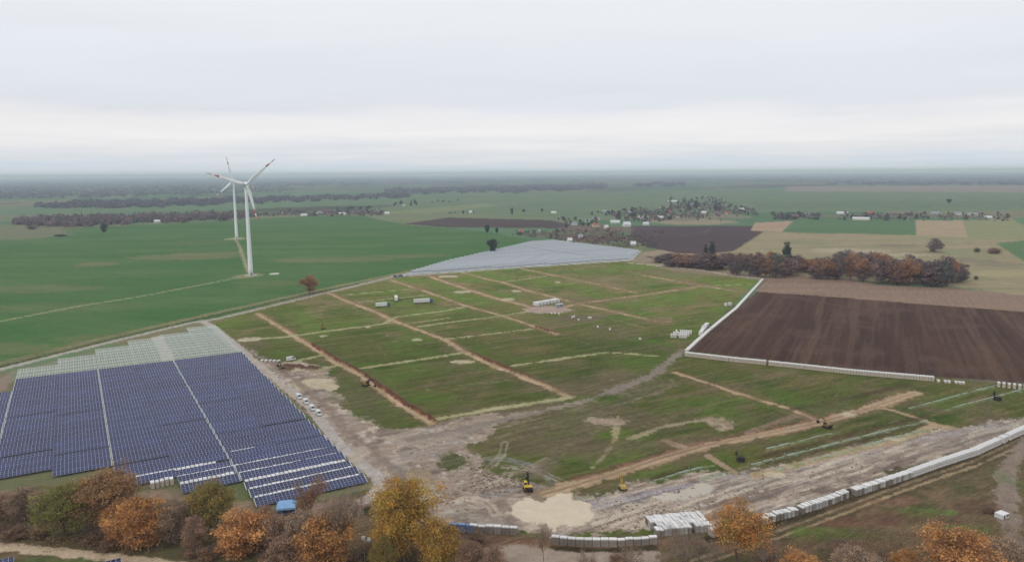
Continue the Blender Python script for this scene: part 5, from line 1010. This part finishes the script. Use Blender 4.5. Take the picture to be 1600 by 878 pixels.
def tree_field(n, x0, x1, y0, y1, hlo, hhi, lab, grp, kinds=(0, 1, 2, 3), seed=1, shape=None):
    r = random.Random(seed); pl = []
    for i in range(n):
        x = r.uniform(x0, x1); y = r.uniform(y0, y1) if shape is None else shape(x) + r.uniform(y0, y1)
        X0, Y0 = G(x, y); h = r.uniform(hlo, hhi); k = r.choice(kinds); w = r.uniform(.8, 1.4)
        pl.append((x, X0, Y0, h, k, w, r.uniform(0, 6.28)))
    for i, (x, X0, Y0, h, k, w, rz) in enumerate(sorted(pl)):
        o = ob('far_tree', FT[k], loc=(X0, Y0, 0), rot=rz, scale=(h / 9.8 * w, h / 9.8 * w, h / 9.8)); tag(o, lab if n == 1 else '%s from the turbine side, %s' % (ORD[i + 1], lab), 'tree', grp)
tree_field(30, 965, 1050, 328, 344, 8, 14, 'dark tree among the first houses of the middle village', 'village trees', seed=2)
tree_field(48, 1045, 1130, 311, 333, 8, 17, 'dark tree in the thick centre of the middle village', 'village trees', seed=3)
tree_field(16, 1125, 1185, 322, 336, 6, 11, 'tree at the thin end of the middle village', 'village trees', seed=4)
tree_field(20, 872, 935, 344, 357, 6, 10, 'dark hedge tree before the ploughed strip near the village', 'village trees', (0, 0, 2, 3), seed=5)
tree_field(14, 921, 965, 332, 337, 6, 9, 'dark tree in the back hedge of the village', 'village trees', (0, 3), seed=6)
tree_field(20, 800, 920, 362, 376, 4, 8, 'low tree in the scrub behind the far table block', 'village trees', (0, 1, 4, 2), seed=7)
tree_field(16, 925, 1035, 360, 384, 4, 8, 'brown scrub tree between village and far table block', 'village trees', (1, 4, 2, 4), seed=8)
tree_field(10, 1050, 1130, 336, 346, 4, 7, 'small tree on the pale village plots', 'village trees', (1, 2), seed=9)
tree_field(20, 1207, 1280, 336, 344, 7, 12, 'dark tree of the copse apart from the hamlet', 'hamlet trees', (0, 1, 3), seed=10)
tree_field(40, 1310, 1580, 335, 345, 6, 11, 'dark tree in the hedge of the straggling hamlet', 'hamlet trees', (0, 1, 2, 3), seed=11)
tree_field(1, 1351, 1352, 342, 343, 15, 16, 'tallest dark tree of the straggling hamlet', 'hamlet trees', (3,), seed=12)
tree_field(1, 1087, 1088, 325, 326, 22, 23, 'tallest dark tree of the middle village', 'village trees', (3,), seed=13)
tree_field(32, 395, 600, 332, 338, 6, 11, 'dark hedge tree past the turbines', 'turbine hamlet trees', (0, 1, 2), seed=14)
tree_field(12, 525, 580, 326, 332, 8, 12, 'dark tree by the long dark shed', 'turbine hamlet trees', (0, 3), seed=15)
tree_field(10, 612, 655, 316, 322, 9, 14, 'dark tree in the small copse beyond the turbine hamlet', 'turbine hamlet trees', (0, 3), seed=16)
tree_field(8, 700, 745, 332, 336, 5, 8, 'low hedge tree in the far green field', 'far field trees', (0,), seed=17)
tree_field(8, 675, 725, 314, 318, 6, 9, 'far hedge tree above the green field', 'far field trees', (0, 1), seed=18)
# lattice mast in the village
mb = MB(); hm = 46
for sx, sy in ((-1, -1), (1, -1), (1, 1), (-1, 1)): mb.bar((sx * 1.6, sy * 1.6, 0), (sx * .4, sy * .4, hm), .22, .22)
for i in range(12):
    z0, z1 = hm * i / 12, hm * (i + 1) / 12; r0, r1 = 1.6 - 1.2 * i / 12, 1.6 - 1.2 * (i + 1) / 12
    for a, b in (((-1, -1), (1, -1)), ((1, -1), (1, 1)), ((1, 1), (-1, 1)), ((-1, 1), (-1, -1))): mb.bar((a[0] * r0, a[1] * r0, z0), (b[0] * r1, b[1] * r1, z1), .12, .12)
t = ob('lattice_mast', None, loc=(*G(1066, 330), 0)); tag(t, 'slim lattice mast rising over the middle village', 'mast'); ob('lattice', mb.mesh('lattice', M_STEELD), t)
mb = MB(); mb.tube([(0, 0, hm), (0, 0, hm + 6)], [.12, .05], 6); [mb.box(-.5, .5, .5, .8, hm - z, hm - z + 2) for z in (2.5, 6)]; ob('antenna', mb.mesh('antenna', M_WHITE), t)

# ------------------------------------------------------------------ woods that read as one mass
EDGE = 1.1
def wood(name, label, poly_px, n, hlo, hhi, rlo, rhi, pal, seed):
    rg = np.random.default_rng(seed); xs = [p[0] for p in poly_px]; ys = [p[1] for p in poly_px]; cen = []; sz = []
    def ins(x, y):
        r = False; j = len(poly_px) - 1
        for i in range(len(poly_px)):
            xi, yi = poly_px[i]; xj, yj = poly_px[j]
            if (yi > y) != (yj > y) and x < (xj - xi) * (y - yi) / (yj - yi) + xi: r = not r
            j = i
        return r
    g = 0
    while len(cen) < n and g < n * 30:
        g += 1; x, y = rg.uniform(min(xs), max(xs)), rg.uniform(min(ys), max(ys))
        if not ins(x, y + EDGE * (math.sin(x * .21 + seed) + math.sin(x * .083 + 2 * seed) + rg.normal(0, .6))): continue
        X0, Y0 = G(x, y); s = max(1.0, math.hypot(X0, Y0) / 3500); h = rg.uniform(hlo, hhi); r = rg.uniform(rlo, rhi) * s
        cen.append((X0, Y0, h * .48)); sz.append((r, r, h * .52))
    cen = np.array(cen); sz = np.array(sz); k = 12; m = len(cen); cc_ = np.repeat(cen, k, 0); ss_ = np.repeat(sz, k, 0)
    o_ = rg.normal(0, 1, (m * k, 3)); o_ /= np.linalg.norm(o_, axis=1)[:, None]; o_ *= rg.uniform(.3, 1, (m * k, 1)); q_ = cc_ + o_ * ss_
    a_ = rg.normal(0, 1, (m * k, 3)); a_ /= np.linalg.norm(a_, axis=1)[:, None]; b_ = np.cross(a_, rg.normal(0, 1, (m * k, 3))); b_ /= np.linalg.norm(b_, axis=1)[:, None]
    e_ = np.minimum(ss_[:, :1], ss_[:, 2:3]) * rg.uniform(.35, .7, (m * k, 1)); V = np.stack([q_ - a_ * e_, q_ - b_ * e_ * .7, q_ + a_ * e_, q_ + b_ * e_ * .7], 1).reshape(-1, 3); F_ = np.arange(4 * m * k).reshape(-1, 4)
    P_ = np.array([s2l(c) for c in pal]); C_ = np.repeat(np.repeat(P_[rg.integers(0, len(P_), m)] * rg.uniform(.75, 1.2, (m, 1)), k, 0) * rg.uniform(.8, 1.2, (m * k, 1)), 4, 0)
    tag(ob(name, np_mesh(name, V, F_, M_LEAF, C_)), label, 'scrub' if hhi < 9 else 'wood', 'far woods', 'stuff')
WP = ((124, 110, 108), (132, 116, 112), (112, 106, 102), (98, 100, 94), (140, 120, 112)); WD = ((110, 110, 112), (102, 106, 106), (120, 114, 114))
wood('near_wood', 'brown wood behind the green field beyond the turbines', [(22, 351), (100, 356), (200, 350), (300, 346), (400, 341), (400, 334), (260, 338), (120, 340), (60, 342), (22, 346)], 2400, 5, 14, 3, 6, WP, 101)
wood('hedge_wood', 'long dark wood strip beyond the brown wood', [(52, 326), (200, 326), (300, 322), (380, 318), (640, 309), (640, 304), (430, 309), (290, 313), (120, 316), (60, 321)], 2400, 7, 14, 5, 10, WD, 102)
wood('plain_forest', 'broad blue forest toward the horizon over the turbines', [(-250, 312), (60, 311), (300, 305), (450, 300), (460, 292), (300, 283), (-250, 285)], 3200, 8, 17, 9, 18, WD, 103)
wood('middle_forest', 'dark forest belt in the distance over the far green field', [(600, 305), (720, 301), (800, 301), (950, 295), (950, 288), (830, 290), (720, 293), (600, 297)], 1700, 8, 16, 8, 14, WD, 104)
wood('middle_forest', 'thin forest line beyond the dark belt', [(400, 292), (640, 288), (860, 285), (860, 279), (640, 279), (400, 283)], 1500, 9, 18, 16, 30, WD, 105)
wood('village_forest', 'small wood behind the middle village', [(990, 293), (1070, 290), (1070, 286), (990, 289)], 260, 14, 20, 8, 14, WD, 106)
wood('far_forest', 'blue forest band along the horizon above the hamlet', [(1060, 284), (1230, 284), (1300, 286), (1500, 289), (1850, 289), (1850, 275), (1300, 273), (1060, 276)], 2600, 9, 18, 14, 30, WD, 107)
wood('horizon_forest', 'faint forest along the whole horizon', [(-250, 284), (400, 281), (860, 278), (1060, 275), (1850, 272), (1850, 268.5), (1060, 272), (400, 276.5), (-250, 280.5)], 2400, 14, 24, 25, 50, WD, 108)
wood('hedge_wood', 'dark hedge line over the pinkish field', [(1290, 288), (1500, 290), (1700, 290), (1700, 285), (1480, 286), (1290, 284.5)], 600, 10, 16, 6, 12, WD, 109)

VS = ((104, 104, 98), (116, 106, 100), (96, 98, 90), (130, 112, 100), (112, 112, 96))
for nm, lb, pp, nn, h0, h1 in [('village_scrub', 'garden scrub and hedges filling the middle village', [(960, 346), (1000, 348), (1060, 342), (1130, 338), (1185, 336), (1180, 328), (1130, 316), (1080, 314), (1040, 324), (965, 333)], 800, 2.5, 7.5), ('field_scrub', 'brown scrub between the village and the far table block', [(800, 366), (860, 374), (880, 377), (1000, 388), (1035, 390), (1010, 372), (960, 362), (900, 358), (865, 362), (800, 365)], 560, 1.5, 4),
                       ('hamlet_scrub', 'hedges running through the straggling hamlet', [(1310, 344), (1400, 346), (1580, 345), (1575, 336), (1400, 333), (1310, 338)], 260, 2, 6), ('copse_scrub', 'scrub filling the separate copse by the hamlet', [(1205, 344), (1280, 344), (1278, 334), (1210, 335)], 160, 4, 8), ('turbine_hedge', 'hedge scrub past the turbines', [(395, 339), (600, 337), (600, 328), (510, 329), (395, 335)], 300, 2, 6)]:
    wood(nm, lb, pp, nn, h0, h1, 2.2, 4.5, VS, 200 + nn)
# ------------------------------------------------------------------ machines, vehicles, site huts
M_YEL = mat('machine_yellow', (206, 168, 36), 0.45, 0.06, 1, spec=0.5); M_YELP = mat('machine_pale_yellow', (178, 152, 84), 0.5, 0.08, 1); M_DARK = mat('rubber_black', (44, 42, 42), 0.8, 0.08, 2); M_CAB = mat('cab_glass', (48, 54, 60), 0.15, 0.04, 1, spec=0.6)
M_BRN = mat('machine_brown', (118, 96, 52), 0.6, 0.1, 1); M_VANW = mat('van_white', (204, 204, 204), 0.35, 0.03, 1, spec=0.5); M_VANB = mat('van_blue', (70, 84, 116), 0.35, 0.04, 1, spec=0.5); M_LIGHT = mat('lamp_red', (150, 40, 34), 0.4, 0.02, 1)
def excavator(px, py, heading, label, col=M_YEL, arm=M_DARK, s=1.0, reach=1.0):
    t = ob('excavator', None, loc=(*G(px, py), 0), rot=heading, scale=s); tag(t, label, 'excavator')
    for sx in (-1, 1):
        m = MB(); x0, x1 = (sx * 1.35 - .3, sx * 1.35 + .3)
        prof = [(-1.9, .45), (-1.6, .1), (1.6, .1), (1.9, .45), (1.6, .85), (-1.6, .85)]
        m.add([(x, y, z) for x in (x0, x1) for y, z in prof], [(0, 1, 2, 3, 4, 5), (11, 10, 9, 8, 7, 6)] + [(i, i + 6, (i + 1) % 6 + 6, (i + 1) % 6) for i in range(6)]); ob('track', m.mesh('track', M_DARK), t)
    m = MB(); m.box(-1.0, 1.0, -.9, .9, .5, 1.0); ob('undercarriage', m.mesh('undercarriage', M_DARK), t)
    m = MB(); m.add([(-1.35, -2.3, 1.05), (1.35, -2.3, 1.05), (1.35, 1.5, 1.05), (-1.35, 1.5, 1.05), (-1.35, -2.1, 2.25), (1.35, -2.1, 2.25), (1.35, -.3, 2.2), (-1.35, -.3, 2.2), (1.35, 1.5, 1.5), (-1.35, 1.5, 1.5)], [(3, 2, 1, 0), (0, 1, 5, 4), (4, 5, 6, 7), (7, 6, 8, 9), (9, 8, 2, 3), (1, 2, 8, 6, 5), (0, 4, 7, 9, 3)]); bd = ob('body', m.mesh('body', col), t)
    m = MB(); m.box(-1.3, 1.3, -2.75, -2.32, 1.1, 2.1); ob('counterweight', m.mesh('counterweight', M_DARK), bd)
    m = MB(); m.box(-1.32, -.35, -.25, 1.35, 1.52, 3.0); c = ob('cab', m.mesh('cab', M_CAB), t); m = MB(); m.box(-1.36, -.31, -.3, 1.4, 3.005, 3.12); ob('roof', m.mesh('roof', col), c)
    P = [(.25, 1.0, 1.7), (.25, 3.2 * reach, 4.6), (.25, 5.6 * reach, 4.4), (.25, 7.4 * reach, 1.6)]
    m = MB(); m.bar(P[0], P[1], .5, .6); m.bar(P[1], P[2], .45, .5); ob('boom', m.mesh('boom', arm), t)
    m = MB(); m.bar(P[2], P[3], .35, .45); ob('stick', m.mesh('stick', arm), t)
    m = MB(); y, z = P[3][1], P[3][2]; m.add([(-.4, y + .2, z + .2), (.9, y + .2, z + .2), (.9, y - .3, z - 1.0), (-.4, y - .3, z - 1.0), (-.4, y - 1.2, z - .9), (.9, y - 1.2, z - .9), (.9, y - 1.1, z - .2), (-.4, y - 1.1, z - .2)], [(0, 1, 2, 3), (3, 2, 5, 4), (0, 3, 4, 7), (1, 6, 5, 2), (1, 0, 7, 6)]); ob('bucket', m.mesh('bucket', M_DARK), t)
    return t
excavator(825, 766, math.radians(3), 'bright yellow excavator with dark raised arm beside the sand patch', s=1.0)
excavator(572, 603, math.radians(-120), 'dark excavator digging at the red brown trench', M_BRN, M_DARK, .9)
excavator(1292, 668, math.radians(20), 'brownish excavator at the end of the wide haul road', M_BRN, M_BRN, .8)
excavator(440, 577, math.radians(40), 'brown excavator on the dark spoil heap by the service road', M_BRN, M_DARK, .8)
def rig(px, py, heading, label, col, mast_h=5.5):
    t = ob('piling_rig', None, loc=(*G(px, py), 0), rot=heading); tag(t, label, 'piling rig', 'piling rigs on the lower meadow')
    for sx in (-1, 1):
        m = MB(); prof = [(-1.5, .4), (-1.25, .08), (1.25, .08), (1.5, .4), (1.25, .75), (-1.25, .75)]; x0, x1 = sx * .95 - .22, sx * .95 + .22
        m.add([(x, y, z) for x in (x0, x1) for y, z in prof], [(0, 1, 2, 3, 4, 5), (11, 10, 9, 8, 7, 6)] + [(i, i + 6, (i + 1) % 6 + 6, (i + 1) % 6) for i in range(6)]); ob('track', m.mesh('track', M_DARK), t)
    m = MB(); m.add([(-1, -1.6, .7), (1, -1.6, .7), (1, .9, .7), (-1, .9, .7), (-.9, -1.5, 1.7), (.9, -1.5, 1.7), (.9, .3, 1.7), (-.9, .3, 1.7)], [(0, 1, 5, 4), (1, 2, 6, 5), (2, 3, 7, 6), (3, 0, 4, 7), (4, 5, 6, 7), (3, 2, 1, 0)]); ob('body', m.mesh('body', col), t)
    m = MB(); m.bar((-.25, 1.2, .3), (-.25, 1.4, mast_h), .22, .3); m.bar((.25, 1.2, .3), (.25, 1.4, mast_h), .22, .3); [m.bar((-.25, 1.2 + z * .2 / mast_h, z), (.25, 1.2 + z * .2 / mast_h, z), .12, .15) for z in (1.2, 2.6, 4.0, mast_h - .1)]; ms = ob('mast', m.mesh('mast', col), t)
    m = MB(); m.box(-.3, .3, 1.5, 2.0, mast_h * .55, mast_h * .55 + 1.1); ob('hammer', m.mesh('hammer', M_DARK), ms)
rig(973, 764, math.radians(10), 'pale yellow piling rig at the edge of the wet mud', M_YELP); rig(1157, 720, math.radians(75), 'dark piling rig standing between the laid steel rails', M_DARK, 4.0); rig(1558, 625, math.radians(30), 'small dark piling rig below the gap in the pallet row', M_DARK, 4.2); rig(505, 514, math.radians(30), 'small dark rig in the meadow by the first straight track', M_BRN, 3.5)
def wheel_set(t, xs, ys, r=.42, w=.28):
    m = MB(); m.tube([(-w / 2, 0, 0), (w / 2, 0, 0)], [r, r], 14); me = m.mesh('wheel', M_DARK); m2 = MB(); m2.tube([(-w / 2 - .02, 0, 0), (w / 2 + .02, 0, 0)], [r * .55] * 2, 10); me2 = m2.mesh('rim', M_STEELD)
    for y in ys:
        for x in xs: k = ob('wheel', me, t, loc=(x, y, r)); ob('rim', me2, k)
def van(px, py, heading, label, col=M_VANW, L_=5.9, hh=2.5):
    t = ob('van', None, loc=(*G(px, py), 0), rot=heading, scale=.82); tag(t, label, 'van', 'vehicles on the site')
    b = L_ / 2; pr = [(-b, .45), (b, .45), (b, 1.1), (b - .9, 1.35), (b - 1.7, hh - .05), (b - 2.0, hh), (-b, hh)]
    m = MB(); n = len(pr); m.add([(x, y, z) for x in (-1, 1) for y, z in pr], [tuple(range(n)), tuple(range(2 * n - 1, n - 1, -1))] + [(i, i + n, (i + 1) % n + n, (i + 1) % n) for i in range(n)]); ob('body', m.mesh('body', col), t)
    m = MB(); m.add([(-.85, b - .93, 1.40), (.85, b - .93, 1.40), (.85, b - 1.66, hh - .13), (-.85, b - 1.66, hh - .13)], [(0, 1, 2, 3)]); [v for v in m.v]; m.v = [(x, y + .03, z + .02) for x, y, z in m.v]; ob('windscreen', m.mesh('windscreen', M_CAB), t)
    for s_ in (-1, 1): m = MB(); m.box(s_ * 1.005 - .01, s_ * 1.005 + .01, b - 2.7, b - 1.75, 1.35, hh - .25); ob('side_window', m.mesh('side_window', M_CAB), t)
    wheel_set(t, (-.92, .92), (-b + 1.0, b - 1.0), .36)
def semi(px, py, heading, label, L_=13.6):
    t = ob('truck', None, loc=(*G(px, py), 0), rot=heading); tag(t, label, 'truck', 'vehicles on the site')
    m = MB(); m.box(-1.25, 1.25, -L_ / 2, L_ / 2, 1.2, 3.9); m.box(-.5, .5, -L_ / 2 + .3, L_ / 2 - .3, .9, 1.19); ob('trailer', m.mesh('trailer', M_VANW), t)
    m = MB(); y0 = L_ / 2 + .5; m.add([(-1.2, y0, .6), (1.2, y0, .6), (1.2, y0 + 2.2, .6), (-1.2, y0 + 2.2, .6), (-1.2, y0, 3.5), (1.2, y0, 3.5), (1.2, y0 + 1.7, 3.5), (-1.2, y0 + 1.7, 3.5), (1.2, y0 + 2.2, 1.8), (-1.2, y0 + 2.2, 1.8)], [(3, 2, 1, 0), (0, 1, 5, 4), (4, 5, 6, 7), (7, 6, 8, 9), (9, 8, 2, 3), (1, 2, 8, 6, 5), (0, 4, 7, 9, 3)]); c = ob('cab', m.mesh('cab', M_VANB), t)
    m = MB(); m.box(-1, 1, y0 + 1.78, y0 + 1.84, 2.0, 3.1); ob('windscreen', m.mesh('windscreen', M_CAB), c)
    wheel_set(t, (-1.0, 1.0), (-L_ / 2 + 1.5, -L_ / 2 + 2.8, y0 + .6), .5, .35)
RD = math.radians(-59.4)
semi(659, 474, math.radians(-68), 'white trailer truck standing alone on the meadow'); semi(619, 470, math.radians(10), 'white trailer truck nearest the second straight track'); semi(596, 480, math.radians(-70), 'white trailer truck parked beside the straight track crossing', 9)
van(455, 563, math.radians(-50), 'white van beside the dark spoil heap', L_=6.5, hh=2.9); van(626, 432, math.radians(-60), 'dark blue van at the corner of the perimeter road', M_VANB); van(634, 432, math.radians(-50), 'white van next to the dark blue one'); van(618, 433, math.radians(-70), 'dark blue van waiting behind another on the perimeter road', M_VANB)
for x, y, lab in [(467, 622, 'first white van in the line by the service road'), (478, 630, 'second white van in the line by the service road'), (488, 640, 'third white van in the line by the service road'), (498, 648, 'white van ending the line, next to the mud')]: van(x, y, RD + math.pi / 2 + math.pi, lab)
def cabin(px, py, rz, label, col, L_=6.1, cat='site cabin', name='site_cabin'):
    t = ob(name, None, loc=(*G(px, py), 0), rot=rz, scale=(1, 1, .55 if L_ == 3.4 else 1)); tag(t, label, cat, 'site cabins')
    m = MB(); m.box(-L_ / 2, L_ / 2, -1.22, 1.22, .15, 2.7); [m.box(x - .07, x + .07, y - .03, y + .03, .15, 2.72) for x in (-L_ / 2, L_ / 2) for y in (-1.24, 1.24)]; ob('wall', m.mesh('wall', col), t)
    m = MB(); m.box(-L_ / 2 - .08, L_ / 2 + .08, -1.3, 1.3, 2.73, 2.86); ob('roof', m.mesh('roof', M_WRAP), t)
    m = MB(); m.box(-L_ / 2 + .5, -L_ / 2 + 1.4, -1.26, -1.225, .2, 2.2); ob('door', m.mesh('door', M_GREY), t); m = MB(); m.box(.3, 1.7, -1.26, -1.225, 1.1, 2.1); ob('window', m.mesh('window', M_CAB), t)
for i in range(7): cabin(838 + i * 5.2, 477.5 - i * .9, ANG + math.pi / 2 + .06, 'white site cabin, %s in the long group at the centre of the meadow' % ORD[i + 1], M_VANW)
cabin(874, 480, ANG, 'grey site cabin set crosswise beside the long white group', mat('cabin_grey', (150, 150, 160), .6)); cabin(465, 828, .3, 'white cabin half hidden among rust trees', M_VANW, 4.0); cabin(1565, 808, .5, 'low white hut beside the dirt road bend', M_VANW, 3.4)
# blue canopy by the tables
t = ob('canopy_tent', None, loc=(*G(448, 802), 0), rot=math.radians(12), scale=(1, 1.15, 1.25)); tag(t, 'blue canopy tent at the foot of the lowest solar table', 'tent')
m = MB(); m.add([(-3, -2.2, 2.4), (3, -2.2, 2.4), (3, 2.2, 2.4), (-3, 2.2, 2.4), (-2.0, 0, 3.7), (2.0, 0, 3.7), (-3, -2.2, 1.9), (3, -2.2, 1.9), (3, 2.2, 1.9), (-3, 2.2, 1.9)], [(0, 1, 5, 4), (2, 3, 4, 5), (1, 2, 5), (3, 0, 4), (6, 7, 1, 0), (7, 8, 2, 1), (8, 9, 3, 2), (9, 6, 0, 3)]); ob('roof', m.mesh('roof', mat('blue_tarp', (132, 170, 212), .5, .08, 1)), t)
for sx in (-2.8, 2.8):
    for sy in (-2.0, 2.0): m = MB(); m.tube([(sx, sy, 0), (sx, sy, 2.3)], [.05, .05], 6); ob('post', m.mesh('post', M_STEELD), t)
m = MB(); m.box(-2.6, 2.6, -.1, 1.9, 0, 1.4); tag(ob('storage_crate', m.mesh('storage_crate', mat('crate_blue', (70, 84, 120), .7)), loc=t.location, rot=math.radians(12)), 'dark blue storage crate standing under the blue canopy tent', 'crate')
# camera mast among the trees
t = ob('camera_mast', None, loc=(*G(570, 882), 0)); tag(t, 'thin mast with two white boxes rising between rust and golden trees', 'mast'); m = MB(); m.tube([(0, 0, 0), (0, 0, 7.6)], [.1, .06], 8); ob('pole', m.mesh('pole', M_STEELD), t)
for x, z in ((-.1, 7.6), (1.5, 7.2)): m = MB(); m.box(x - .45, x + .45, -.3, .3, z, z + .7); m.box(x - .5, x + .5, -.35, .35, z + .705, z + .78); ob('camera_box', m.mesh('camera_box', M_VANW), t)
m = MB(); m.bar((0, 0, 7.15), (1.5, 0, 7.15), .08, .08); ob('cross_arm', m.mesh('cross_arm', M_STEEL), t)

# ------------------------------------------------------------------ autumn haze
hz = bpy.data.materials.new('autumn_haze'); hz.use_nodes = True; hn = hz.node_tree.nodes; hl = hz.node_tree.links; hn.clear()
ho = N(hn, 'ShaderNodeOutputMaterial'); hv = N(hn, 'ShaderNodeVolumePrincipled'); hv.inputs['Density'].default_value = HAZE; hv.inputs['Density Attribute'].default_value = ''; hv.inputs['Color'].default_value = (0.84, 0.97, 1.25, 1); hv.inputs['Anisotropy'].default_value = 0.0
hl.new(hv.outputs[0], ho.inputs['Volume'])
try: hz.cycles.homogeneous_volume = True
except Exception: pass
m = MB(); m.box(-46000, 46000, -46000, 46000, -2.8, 143)
tag(ob('haze', m.mesh('haze', hz)), 'thin pale autumn haze over the whole plain', 'haze', None, 'stuff')
